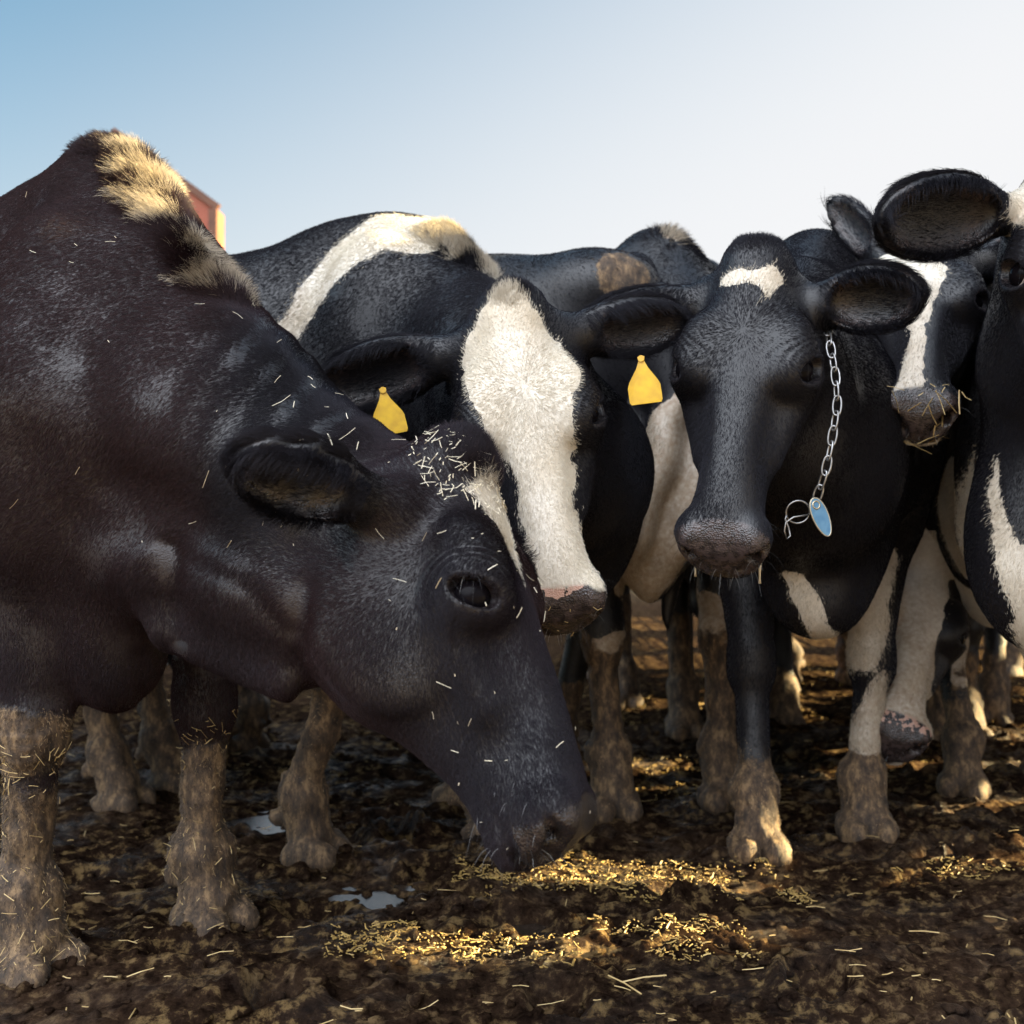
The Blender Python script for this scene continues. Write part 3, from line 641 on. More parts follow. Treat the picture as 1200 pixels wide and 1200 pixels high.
# ================================================================== setting: ground, shed, feed bin
def ground():
    xs = axis(-70, 70, [(-1.9, 2.1, 0.0085)], 6.0); ys = axis(-8, 160, [(1.35, 3.6, 0.0085)], 6.0)
    X, Y = np.meshgrid(xs, ys, indexing='ij'); p = np.stack([X, Y, np.zeros_like(X)], -1).reshape(-1, 3)
    near = smooth(14, 5, np.hypot(p[:, 0], p[:, 1]-2))
    warp = p+0.10*np.stack([vnoise(p, 4, 60), vnoise(p, 4, 61), 0*p[:, 0]], 1)
    z = 0.035*fbm(p, 1.7, 70, 2)+near*(0.016*fbm(warp, (4.0, 7, 1), 71, 3)+0.010*(1-2*np.abs(fbm(warp, (9, 17, 1), 72, 3)))-0.007
        + 0.009*fbm(warp, (38, 48, 1), 74, 4)+0.007*np.abs(vnoise(warp, (24, 55, 1), 75)))
    # trodden hoof prints
    r2 = np.random.default_rng(3)
    for i in range(150):
        hx, hy = r2.uniform(-1.9, 2.2), r2.uniform(1.4, 5); a = r2.uniform(0, PI); ca, sa = math.cos(a), math.sin(a)
        u = (p[:, 0]-hx)*ca+(p[:, 1]-hy)*sa; v = -(p[:, 0]-hx)*sa+(p[:, 1]-hy)*ca; d = np.sqrt((u/0.075)**2+(v/0.055)**2)
        z = z-0.022*smooth(1.0, 0.6, d)+0.012*np.exp(-((d-1.15)/0.25)**2)+0.010*smooth(1, 0.7, d)*np.exp(-(v/0.010)**2)
    for (qx, qy, ra, rb, lv) in PUDDLES:      # shallow dips that hold water
        d = np.sqrt(((p[:, 0]-qx)/ra)**2+((p[:, 1]-qy)/rb)**2)+0.35*vnoise(p, 18, 97)+0.2*vnoise(p, 45, 98); k = smooth(1.5, 0.7, d); z = z*(1-k)+(lv-0.006+0.010*smooth(0.5, 1.2, d)+0.003*vnoise(p, 60, 99))*k
    for c in HOOVES:        # the mud wells up round each standing hoof
        d = np.hypot(p[:, 0]-c[0], p[:, 1]-c[1]); z = z+0.016*np.exp(-((d-0.10)/0.035)**2)-0.4*z*smooth(0.12, 0.05, d)
    p[:, 2] = z; nx, ny = len(xs), len(ys)
    i, j = np.meshgrid(np.arange(nx-1), np.arange(ny-1), indexing='ij'); k = (i*ny+j).ravel()
    Q = np.stack([k, k+ny, k+ny+1, k+1], 1)
    m, n, l, b = new_mat('mud'); tc = n.new('ShaderNodeTexCoord'); co = tc.outputs['Object']
    a1 = noise(n, l, 2.2, 5, co); a2 = noise(n, l, 30, 7, co, 0.7); a3 = noise(n, l, 5, 4, co)
    c1 = ramp(n, l, a2.outputs['Fac'], [(0.36, (0.011, 0.0065, 0.005)), (0.52, (0.038, 0.022, 0.014)), (0.63, (0.27, 0.175, 0.075))])
    c2 = ramp(n, l, a2.outputs['Fac'], [(0.36, (0.018, 0.0105, 0.0075)), (0.53, (0.068, 0.040, 0.024)), (0.70, (0.24, 0.155, 0.082))])
    c = mix(n, l, ramp(n, l, a1.outputs['Fac'], [(0.46, (0, 0, 0)), (0.62, (1, 1, 1))]), c1, c2)
    sx = n.new('ShaderNodeSeparateXYZ'); l.new(co, sx.inputs[0])
    far = n.new('ShaderNodeMapRange'); l.new(sx.outputs[1], far.inputs[0]); far.inputs[1].default_value = 9; far.inputs[2].default_value = 18
    c = mix(n, l, far.outputs[0], c, (0.24, 0.19, 0.13))
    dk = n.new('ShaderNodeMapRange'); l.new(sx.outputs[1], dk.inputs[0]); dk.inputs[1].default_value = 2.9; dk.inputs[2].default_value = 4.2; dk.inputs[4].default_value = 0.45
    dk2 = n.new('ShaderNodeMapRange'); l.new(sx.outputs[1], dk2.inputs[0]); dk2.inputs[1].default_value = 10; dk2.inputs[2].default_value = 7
    c = mix(n, l, math_n(n, l, 'MULTIPLY', dk.outputs[0], dk2.outputs[0]), c, (0.012, 0.008, 0.006))      # painted shade: mud colour darkened among and behind the herd's legs
    bounce = n.new('ShaderNodeMapRange'); l.new(math_n(n, l, 'ADD', sx.outputs[1], math_n(n, l, 'MULTIPLY', a1.outputs['Fac'], 0.3)), bounce.inputs[0]); bounce.inputs[1].default_value = 1.15; bounce.inputs[2].default_value = 0.9
    c = mix(n, l, bounce.outputs[0], c, (0.30, 0.24, 0.17))      # added pale ground behind the camera, bounces sunlight onto the herd
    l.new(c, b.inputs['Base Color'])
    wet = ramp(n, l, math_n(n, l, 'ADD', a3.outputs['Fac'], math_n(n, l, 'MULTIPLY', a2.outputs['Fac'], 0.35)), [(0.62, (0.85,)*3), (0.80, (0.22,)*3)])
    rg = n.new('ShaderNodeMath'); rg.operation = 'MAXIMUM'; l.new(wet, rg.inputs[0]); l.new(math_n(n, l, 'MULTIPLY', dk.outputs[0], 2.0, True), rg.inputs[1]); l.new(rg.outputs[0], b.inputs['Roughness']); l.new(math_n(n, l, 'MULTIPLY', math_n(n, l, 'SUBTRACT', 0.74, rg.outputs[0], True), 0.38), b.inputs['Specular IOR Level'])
    bp = n.new('ShaderNodeBump'); bp.inputs['Strength'].default_value = 0.9; bp.inputs['Distance'].default_value = 0.022
    l.new(noise(n, l, 62, 12, co, 0.82).outputs['Fac'], bp.inputs['Height']); l.new(bp.outputs[0], b.inputs['Normal'])
    M['mud'] = m
    return tag(mesh_obj('ground', p, Q, m), 'churned dark brown mud of the yard under the cows', kind='structure'), xs, ys, z.reshape(nx, ny)
def gz(x, y):
    i = np.clip(np.searchsorted(GX, x), 0, len(GX)-1); j = np.clip(np.searchsorted(GY, y), 0, len(GY)-1); return GZ[i, j]

HOOVES = []
PUDDLES = [(-0.27, 2.20, 0.075, 0.065, -0.006), (0.0, 2.03, 0.07, 0.03, 0.0), (-0.62, 2.75, 0.065, 0.07, -0.006)]
def blade(mb, c, d, L, w, bend=0.0):
    """a flat stalk with a triangular section, slightly bent"""
    d = norm(d); s = norm(np.cross(d, [0.2, 0.1, 1.0])); u = np.cross(s, d); c = np.array(c, float)
    v = []
    for t, b in ((-0.5, 0), (0, bend), (0.5, 0)):
        o = c+d*L*t+u*b*L; v += [o-s*w/2, o+s*w/2, o+u*w*0.5]
    mb.add(v, [(0, 1, 4, 3), (1, 2, 5, 4), (2, 0, 3, 5), (3, 4, 7, 6), (4, 5, 8, 7), (5, 3, 6, 8), (0, 2, 1), (6, 7, 8)])

def build_setting():
    global GX, GY, GZ
    g, GX, GY, GZ = ground()
    # clods of mud lying on the surface
    r = np.random.default_rng(11); V = []; Fc = []; base = []
    import bmesh
    bm = bmesh.new(); bmesh.ops.create_icosphere(bm, subdivisions=2, radius=1); iv = np.array([v.co[:] for v in bm.verts]); iff = np.array([[v.index for v in f.verts] for f in bm.faces]); bm.free()
    for i in range(3600):
        y = 1.5+3.2*r.random()**1.3; x = r.uniform(-0.62, 0.62)*y*1.0; sz = 0.004+0.014*r.random()**2.6
        v = iv*0.85*(1+0.42*vnoise(iv+r.uniform(0, 50, 3), 1.5, i)[:, None]+0.30*vnoise(iv+r.uniform(0, 50, 3), 3.1, i)[:, None])*sz*np.array([r.uniform(0.8, 1.7), r.uniform(0.7, 1.2), r.uniform(0.5, 0.9)])
        a = r.uniform(0, PI); ca, sa = math.cos(a), math.sin(a); v = v@np.array([[ca, sa, 0], [-sa, ca, 0], [0, 0, 1]])
        V.append(v+np.array([x, y, gz(x, y)+sz*0.15])); Fc.append(iff+i*len(iv))
    tag(mesh_obj('mud_clods', np.concatenate(V), np.concatenate(Fc), M['mud']), 'small clods of mud scattered over the churned yard', 'mud', kind='stuff')
    mb = MB()
    for i in range(330):
        y = 1.6+3.0*r.random()**1.4; x = r.uniform(-0.6, 0.6)*y; a = r.uniform(-0.6, 0.6)+(PI/2 if r.random() < 0.25 else 0)
        blade(mb, (x, y, gz(x, y)+0.008), (math.cos(a), math.sin(a), r.normal(0, 0.12)), 0.010+0.035*r.random()**2, 0.0016+0.001*r.random(), r.uniform(-0.08, 0.08))
    tag(mb.build('straw_litter', M['straw']), 'short bits of straw trodden into the mud', 'straw', kind='stuff')
    wm = mat_simple('puddle_water', (0.045, 0.032, 0.024), 0.20, var=(0.02, 0.015, 0.012), scale=30, bump=0.05)
    for (qx, qy, ra, rb, lv) in PUDDLES:
        n = 40; vs = [(qx, qy, lv)]+[(qx+1.5*ra*math.cos(2*PI*k/n), qy+1.5*rb*math.sin(2*PI*k/n), lv) for k in range(n)]
        tag(mesh_obj('puddle', vs, [(0, 1+k, 1+(k+1) % n) for k in range(n)], wm), 'small shiny puddle in the trodden mud', kind='structure')
    mb = MB(); lit = [(2.17, 2.33, -0.08, 0.56), (2.36, 2.42, 0.0, 0.52), (1.86, 1.99, -0.28, 0.38), (2.30, 2.40, 0.86, 1.1), (3.3, 3.48, 0.35, 0.65), (3.05, 3.15, 0.35, 0.7), (3.9, 4.3, 0.4, 1.1), (3.2, 3.9, 1.1, 2.0), (4.5, 5.3, 0.9, 2.4)]  # golden bits placed where the slots let sun in, to brighten the streaks
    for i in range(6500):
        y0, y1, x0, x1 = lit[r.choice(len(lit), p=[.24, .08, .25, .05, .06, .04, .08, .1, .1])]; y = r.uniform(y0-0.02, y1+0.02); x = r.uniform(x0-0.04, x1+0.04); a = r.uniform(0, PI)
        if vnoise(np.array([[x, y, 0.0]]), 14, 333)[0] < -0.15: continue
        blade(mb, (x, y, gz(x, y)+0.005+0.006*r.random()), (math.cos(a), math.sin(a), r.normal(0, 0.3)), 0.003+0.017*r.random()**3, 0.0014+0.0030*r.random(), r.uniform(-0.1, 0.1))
    tag(mb.build('sun_streak_straw', M['golden']), 'golden straw bits laid along the sun streaks to brighten them on the mud', 'straw', kind='stuff')
    for (px, py, ang, L, lab) in ((732, 1168, 2.2, 0.075, 'thick straw stalk lying aslant in the front mud, crossed by another'), (755, 1160, 0.22, 0.075, 'thin straw stalk crossing the thick one in the front mud'),
                                 (1083, 1099, -0.35, 0.052, 'pale broken straw stalk on the mud in front of the white hoofed cow')):
        d = 993/(py-600); q = P(px, py, d); m1 = MB(); blade(m1, (q[0], q[1], gz(q[0], q[1])+0.014), (math.cos(ang), math.sin(ang)*0.9, 0.06), L, 0.0035, 0.03)
        tag(m1.build('straw_stalk', M['straw']), lab, 'straw')
    # unseen shed added off-frame: shades the herd, gaps shaped to throw the streaks
    XW = 5.0; T = math.tan(SUN_EL)/math.sin(SUN_AZ)
    slots = []      # Y0, Y1, Z0, Z1 of the gaps
    def gap(y0, y1, xa, xb):
        sh = (XW-(xa+xb)/2)/math.tan(SUN_AZ); slots.append((y0+sh, y1+sh, (XW-xb)*T, (XW-xa)*T))
    for s in SLOTS: gap(*s)
    top = 1.28+XW*T; w = MB(); ybr = sorted({s[0] for s in slots} | {s[1] for s in slots} | set(np.arange(1.45, 24.01, 0.2).round(3)))
    for a, b in zip(ybr[:-1], ybr[1:]):
        if b-a < 1e-4: continue
        c = (a+b)/2; hs = sorted((s[2], s[3]) for s in slots if s[0] < c < s[1]); z0 = 0.0
        for h0, h1 in hs+[(top, top)]:
            if h0 > z0+1e-3: w.box((XW+0.0004*(round(c*5) % 3), c, (z0+h0)/2), (0.03, b-a-0.0002, h0-z0))
            z0 = max(z0, h1)
    root = link(bpy.data.objects.new('shade_shed', None)); root.location = (XW, 8, 0)
    tag(root, 'unseen board shed added at the right to shade the herd', 'shed')
    o = w.build('slotted_wall', M['wood'], root); o.location = (-XW, -8, 0)
    f = MB()
    for yy in np.arange(1.52, 24, 3.3): f.box((XW+0.10, yy, top/2), (0.12, 0.12, top))
    f.box((XW+0.10, 12.75, top+0.08), (0.34, 22.6, 0.1))
    o = f.build('post_frame', M['wood'], root); o.location = (-XW, -8, 0)
    # red steel feed bin behind the first cow
    root = link(bpy.data.objects.new('feed_bin', None)); d = 9.4; root.location = P(228, 600, d)*np.array([1, 1, 0])
    tag(root, 'red steel feed bin with a slanted top edge behind the lowered cow', 'feed bin')
    x1 = (252-600)/F*d; x0 = x1-0.85; z1 = CAM_H+(600-242)/F*d; z0 = z1+0.62; off = -np.array(root.location)
    def prism(y0, y1, x0, x1, za, zb, bot):
        return [(x0, y0, bot), (x1, y0, bot), (x1, y0, zb), (x0, y0, za), (x0, y1, bot), (x1, y1, bot), (x1, y1, zb), (x0, y1, za)], [(0, 1, 2, 3), (5, 4, 7, 6), (1, 5, 6, 2), (4, 0, 3, 7), (3, 2, 6, 7), (1, 0, 4, 5)]
    m1 = MB(); m1.add(*prism(d, d+0.30, x0, x1, z0, z1, 1.3)); o = m1.build('hopper', M['rust'], root); o.location = off
    m2 = MB(); sl = np.array([x1-x0, 0, z1-z0]); L = np.linalg.norm(sl); e = sl/L; R = np.stack([e, [0, 1, 0], np.cross(e, [0, 1, 0])], 1)
    m2.box(((x0+x1)/2+0.01, d-0.02, (z0+z1)/2), (L+0.06, 0.05, 0.06), R)
    m2.box((x1-0.01, d-0.022, (1.3+z1)/2-0.03), (0.07, 0.05, z1-1.3)); m2.box((x0, d-0.022, (1.3+z0)/2-0.03), (0.07, 0.05, z0-1.3))
    m2.box(((x0+x1)/2, d-0.023, 1.32), (x1-x0, 0.05, 0.08)); m2.box(((x0+x1)/2, d-0.021, 2.3), (x1-x0-0.08, 0.045, 0.06))
    o = m2.build('rim_frame', M['rustd'], root); o.location = off
    for qx in (x0, x1):
        for qy in (d+0.05, d+0.25):
            m3 = MB(); m3.box((qx, qy, 0.65), (0.08, 0.08, 1.34)); o = m3.build('leg', M['rustd'], root); o.location = off
    m4 = MB(); m4.box((-4.2, 5.6, 0.20), (4.9, 0.35, 0.42)); o = m4.build('concrete_trough', M['concrete']); tag(o, 'long pale concrete trough at the far left of the yard', 'trough')
    bk = MB(); n = 40
    vs = []
    for i in range(n+1):
        x = -45+90*i/n
        for yy, zz in ((60, -0.2), (70, 1.2+0.6*math.sin(i*0.9)), (90, 2.2+0.9*math.sin(i*0.53)), (150, 1.0)): vs.append((x, yy, zz))
    bk.add(vs, [(i*4+k, (i+1)*4+k, (i+1)*4+k+1, i*4+k+1) for i in range(n) for k in range(3)])
    o = bk.build('hills', mat_simple('dry_earth_bank', (0.22, 0.16, 0.10), 0.9, var=(0.28, 0.21, 0.14), scale=0.3), sm=True); tag(o, 'low dry hills along the horizon', kind='structure')

# gaps in the boards: Y0, Y1, and the stretch X0..X1 of ground the light lands on
SLOTS = [(2.18, 2.33, -0.06, 0.62), (2.35, 2.42, -0.02, 0.60), (1.86, 1.99, -0.28, 0.40), (2.03, 2.075, 0.05, 0.30),
         (2.29, 2.39, 0.84, 1.12), (2.44, 2.53, 0.92, 1.20), (3.32, 3.50, 0.30, 0.68), (3.03, 3.17, 0.30, 0.80),
         (3.86, 4.06, 0.35, 1.0), (4.15, 4.36, 0.35, 1.1), (3.18, 3.32, 0.90, 1.7), (3.48, 3.66, 0.9, 2.3), (3.73, 3.9, 1.2, 2.6),
         (4.45, 4.8, 0.6, 3.0), (4.95, 5.3, 0.6, 3.0), (5.5, 6.0, 0.6, 3.0), (6.3, 6.9, 0.8, 3.2), (7.4, 8.2, 0.8, 3.4), (2.83, 2.96, 1.1, 1.7), (2.01, 2.11, 0.92, 1.2), (1.97, 2.02, 0.33, 0.50)]

# ================================================================== the herd
def sites(V, N, root_c, pred, n, seed):
    r = np.random.default_rng(seed); m = np.nonzero(pred)[0]
    return r.choice(m, min(n, len(m)), replace=False)
def chaff(name, label, V, N, pred, n, seed, L=(0.006, 0.03), mat='chaff', w=0.0014):
    r = np.random.default_rng(seed); mb = MB()
    for i in sites(V, N, None, pred, n, seed):
        t = norm(np.cross(N[i], r.normal(0, 1, 3))); d = norm(t+N[i]*r.uniform(-0.05, 0.45)); l_ = L[0]+(L[1]-L[0])*r.random()**2.2
        blade(mb, V[i]+N[i]*(0.0035+abs(d@N[i])*l_*0.5), d, l_, w*(0.7+0.6*r.random()), r.uniform(-0.06, 0.06))
    return tag(mb.build(name, M[mat]), label, 'straw', kind='stuff')
def crease(V, N, pts, w, amp):
    px, py = pixels(V); p = np.stack([px, py], 1); d = np.full(len(V), 1e9)
    for a, b in zip(pts[:-1], pts[1:]): d = np.minimum(d, seg_d(p, np.array(a, float), np.array(b, float)))
    return -amp*np.exp(-(d/w)**2)
def pixels(V):
    return V[:, 0]/V[:, 1]*F+600, 600-(V[:, 2]-CAM_H)/V[:, 1]*F
def facing(V, N): return (N*norm_rows(np.array([0, 0, CAM_H])-V)).sum(1)


def cow_a():
    c = Cow(P(140, 178, 1.95), (0.80, -0.60)); c.body(0.95, False)
    c.legs(fr=P(18, 1150, 1.82)[:2]+np.array([0, .03]), fl=P(228, 1095, 2.02)[:2]+np.array([0, .03]), fat=1.04)
    S = c.sdf
    c.head(P(553, 530, 1.47), P(690, 888, 1.34), (1.0, -0.24, 0.22), 0.98, 1.10, 0.5, 0.208)
    c.neck([[(P(138, 255, 2.0), 0.09), (P(184, 362, 1.82), 0.09), (P(303, 526, 1.66), 0.09), (P(398, 618, 1.58), 0.08), (P(500, 625, 1.54), 0.07)],
            [(P(120, 420, 1.90), 0.20), (P(250, 500, 1.75), 0.16), (P(380, 600, 1.60), 0.12), (P(450, 640, 1.55), 0.10)],
            [(P(150, 600, 1.84), 0.16), (P(230, 655, 1.72), 0.105), (P(330, 690, 1.60), 0.09), (P(420, 720, 1.53), 0.08)]], 0.09)
    S.ell(P(138, 700, 1.84), (0.095, 0.10, 0.19), None, 0.07)       # brisket
    S.ell(P(60, 590, 1.88), (0.13, 0.12, 0.14), None, 0.08)
    S.cap(P(335, 800, 1.52), P(205, 742, 1.66), 0.02, 0.025, 0.06)   # loose skin under the throat
    c.ear(-1, P(274, 536, 1.30), (-0.72, -0.68, 0.05), (0.045, -0.088, -0.118), width=0.058, cup=0.038)
    c.ear(1, P(612, 690, 1.62), (0.5, 0.6, 0.1), width=0.050)
    c.mark_head([(0.035, -0.020), (0.07, 0.030), (0.12, 0.022), (0.165, 0.004), (0.20, -0.006), (0.16, -0.020), (0.11, -0.044), (0.065, -0.046)], (-0.05, 1))
    tp = [P(158, 198, 1.93), P(170, 240, 1.86), P(198, 300, 1.80), P(252, 352, 1.74)]
    for a, b in zip(tp[:-1], tp[1:]):
        c.mark_blob(a, 0.045, 0.030, b); c.tufts.append((a, 0.075, 0.030, norm([0.35, -0.45, 0.30]), b))
    c.tufts.append((P(130, 165, 1.95), 0.09, 0.022, norm([0.2, -0.1, 1.0])))
    c.tufts.append((c.h(0.005, 0, 0.0), 0.075, 0.020, norm([0.6, -0.3, 0.5])))
    for ft in c.feet[:2]:
        pass
    c.muds.append((np.array([c.feet[0][0]-0.0, c.feet[0][1]-0.03, 0.40]), np.array([0.12, 0.12, 0.08]), 1.0))
    def wrinkles(V, c):     # skin folds across the neck
        px, py = pixels(V); t = (px-330)*0.72+(py-470)*0.70; s = (px-330)*0.70-(py-470)*0.72
        m = smooth(160, 60, np.abs(t))*smooth(150, 20, np.abs(s+10))
        return 0.0028*m*np.sin(t*0.14+3*fbm(V, 6, 91, 2)+0.008*s)
    def creases(V, c):      # folds at the breast, throat and jaw
        near = (V[:, 1] < 2.05)*smooth(0.30, 0.45, V[:, 2])
        o = 0
        for pts, w, amp in (([(356, 690), (348, 740), (346, 780), (372, 840)], 14, 0.009), ([(192, 640), (196, 690), (204, 750)], 14, 0.012), ([(100, 610), (180, 640), (176, 700)], 36, 0.012),
                            ([(150, 575), (235, 620), (335, 650)], 38, 0.012), ([(100, 420), (115, 560)], 26, 0.008), 
                            ([(205, 650), (290, 690), (335, 740)], 12, 0.003), ([(165, 770), (172, 830)], 10, 0.004)):
            o = o+crease(V, None, pts, w, amp)
        return o*near
    r, V, N, Q = cow_object(c, 'big black cow with lowered head, cream hair along its withers and straw on its poll', 0.012,
                            (P(255, 1020, 1.28)*np.array([1, 0, 1])+np.array([0, 1.16, 0]), P(700, 480, 1.6)*np.array([1, 0, 1])+np.array([0, 1.72, 0]), 0.0040),
                            hair=420000, brown=1.0, whisk=160, mudh=0.335, folds=[wrinkles, creases], hair_len=0.010)
    px, py = pixels(V); fc = facing(V, N) > 0.1; h = (V-c.HO)@c.H
    chaff('straw_bits', 'pale chaff caught in the hair of the lowered cow\'s poll', V, N, fc & (np.linalg.norm(h-np.array([0.02, -0.01, 0]), axis=1) < 0.085), 190, 5, (0.004, 0.022), w=0.0012)
    chaff('straw_bits', 'specks of chaff on the neck and shoulder of the cow at the left', V, N, fc & (px < 470) & (py < 640) & (px > 0), 46, 6, (0.003, 0.030), w=0.0009)
    chaff('straw_bits', 'single bits of straw on the lowered cow\'s dark face', V, N, fc & (h[:, 0] > 0.08) & (h[:, 0] < 0.5) & (h[:, 2] > -0.16) & (np.abs(h[:, 1]) < 0.12), 38, 8, (0.003, 0.022), w=0.0010)
    chaff('straw_bits', 'straw stuck in the mud on the legs of the cow at the left', V, N, fc & (V[:, 2] < 0.41) & (V[:, 2] > 0.03) & (px < 330), 330, 9, (0.005, 0.030), 'straw', 0.0016)
    HOOVES.extend(c.feet)

def cow_b():
    c = Cow(P(470, 258, 2.55), (0.93, -0.37), 1.02); c.body(); S = c.sdf
    c.legs(fr=P(350, 1008, 2.45)[:2], fl=P(560, 985, 2.6)[:2], hr=P(130, 950, 2.86)[:2], hl=P(190, 928, 3.05)[:2])
    c.head(P(597, 350, 1.82), P(664, 742, 1.70), (-0.02, -1, 0.2), 1.03, 1.0, 0.3)
    c.neck([[(P(505, 345, 2.5), 0.11), (P(575, 420, 2.2), 0.12), (P(600, 430, 1.98), 0.09)], [(P(560, 480, 2.45), 0.24), (P(620, 520, 2.1), 0.16), (P(620, 470, 1.97), 0.10)],
            [(P(640, 560, 2.42), 0.20), (P(660, 560, 2.15), 0.15), (P(640, 560, 1.98), 0.08)]], 0.09)
    S.ell(P(660, 600, 2.40), (0.16, 0.14, 0.22), None, 0.09)
    c.ear(-1, P(378, 458, 1.98), (-0.1, -0.9, -0.30), width=0.060, cup=0.038)
    c.ear(1, P(800, 376, 1.96), (0.1, -0.85, -0.45), width=0.055, cup=0.036)
    f = c.face
    c.mark_head([f(*q) for q in ((565, 352), (556, 370), (540, 400), (545, 440), (556, 472), (572, 505), (590, 535), (605, 570), (616, 620), (616, 700), (608, 745), (615, 790), (720, 790), (722, 700), (695, 660), (680, 610), (670, 560), (668, 520), (676, 480), (676, 432), (655, 395), (625, 360), (605, 338), (580, 335))], (-0.10, 1))
    c.mark_head([(0.40, -0.1), (0.40, 0.1), (0.56, 0.1), (0.56, -0.1)], (-0.3, -0.085))
    c.mark_body([c.flank(*q, -0.2) for q in ((396, 232), (366, 270), (342, 330), (322, 375), (295, 412), (328, 432), (352, 390), (388, 342), (428, 305), (446, 294), (486, 294), (520, 264), (480, 232), (440, 226))])
    for (px, py, r) in ((530, 292, 0.05), (545, 318, 0.05)):
        pass
    c.mark_blob(P(520, 283, 2.44), 0.045, 0.03, P(556, 325, 2.40)); c.tufts.append((P(520, 283, 2.44), 0.08, 0.03, norm([0.5, -0.3, 0.5]), P(556, 325, 2.40)))
    c.tufts.append((c.h(-0.01, 0, 0), 0.05, 0.014, norm([0.1, -0.4, 0.8])))
    pk = lambda c, V: 0.60*smooth(0.045, 0.015, np.abs((V-c.HO)@c.H[:, 0]/c.hs-0.465)*1.0+np.abs((V-c.HO)@c.H[:, 1])*0.4)+0.35*smooth(0.04, 0.065, np.abs((V-c.HO)@c.H[:, 1]))
    r, V, N, Q = cow_object(c, 'white-faced cow with a black body, white band behind its shoulder and two yellow ear tags', 0.014,
                            (P(520, 790, 1.7)-np.array([0, 0.08, 0]), P(730, 330, 1.85)+np.array([0, 0.2, 0]), 0.0048), hair=330000, pink=pk, dirt=0.22)
    px, py = pixels(V); fc = facing(V, N) > 0.1
    chaff('straw_bits', 'chaff stuck to the nose of the white-faced cow', V, N, fc & (py > 705) & (py < 745) & (px > 612) & (px < 705) & (V[:, 1] < 1.85), 16, 12, (0.004, 0.012), 'straw', 0.0014)
    HOOVES.extend(c.feet); return c

def cow_c():
    c = Cow(P(950, 290, 2.68), (-0.05, -1.0), 0.98); c.body(0.84); S = c.sdf
    c.legs(fr=P(885, 1003, 2.50)[:2], fl=P(1010, 975, 2.64)[:2])
    c.head(P(884, 294, 1.88), P(832, 680, 1.70), (-0.36, -1, 0.2), 1.03, 1.0, 0.75)
    c.neck([[(P(950, 340, 2.55), 0.12), (P(925, 380, 2.25), 0.11), (P(900, 390, 2.0), 0.09)], [(P(960, 470, 2.5), 0.22), (P(945, 500, 2.25), 0.18), (P(920, 470, 2.03), 0.12)],
            [(P(960, 590, 2.42), 0.17), (P(950, 570, 2.25), 0.14), (P(925, 530, 2.06), 0.10)]], 0.09)
    S.ell(P(960, 655, 2.38), (0.13, 0.12, 0.15), None, 0.07); S.ell(P(958, 705, 2.34), (0.085, 0.08, 0.075), None, 0.05)
    c.ear(-1, P(676, 396, 2.0), (0.0, -0.9, -0.30), width=0.056, cup=0.038)
    c.ear(1, P(1080, 345, 1.80), (0.35, -0.9, -0.25), (0.05, 0.082, -0.085), width=0.060, cup=0.040)
    c.tufts.append((c.h(-0.012, 0, -0.03), 0.062, 0.013, norm([0.0, -0.5, 0.9])))
    f = c.face
    c.mark_head([f(*q) for q in ((833, 325), (850, 320), (880, 322), (905, 315), (913, 325), (905, 350), (888, 365), (877, 381), (879, 365), (892, 348), (885, 340), (860, 335), (845, 335))], (-0.06, 1))
    g = c.mark_front
    g([(895, 665), (912, 664), (925, 690), (945, 725), (962, 738), (985, 728), (1003, 705), (1018, 665), (1030, 637), (1052, 640), (1062, 665), (1052, 700), (1052, 745), (1036, 790), (1012, 796), (985, 790), (978, 765), (955, 760), (930, 745), (915, 715)], 0.15)
    g([(1018, 790), (1035, 780), (1060, 1010), (960, 1010), (985, 890)], 0.05)
    g([(902, 868), (920, 930), (950, 1040), (820, 1040), (868, 920)], 0.05)
    g([(913, 795), (925, 795), (920, 828), (911, 832)], 0.05)
    r, V, N, Q = cow_object(c, 'black cow facing us with a small white forehead mark and a chain round its neck', 0.014,
                            (P(770, 730, 1.7)-np.array([0, 0.10, 0]), P(1080, 270, 1.9)+np.array([0, 0.12, 0]), 0.0048), hair=330000, mudh=0.22, whisk=220)
    for (yy, L, w) in ((-0.055, 0.020, 0.0022), (-0.02, 0.010, 0.0012), (-0.005, 0.013, 0.0013), (0.015, 0.012, 0.0014), (0.05, 0.022, 0.0024)):
        a = c.h(0.505, yy, -0.150)-c.O; dr = MB(); dr.tube([a+np.array([0, 0, 0.012]), a, a-np.array([0, 0, L*0.6]), a-np.array([0, 0, L])], [w*1.6, w, w*0.7, w*1.2], 8); dr.build('drool_drip', M['drool'], r, True)
    px, py = pixels(V); fc = facing(V, N) > 0.1
    HOOVES.extend(c.feet); return c, V, N

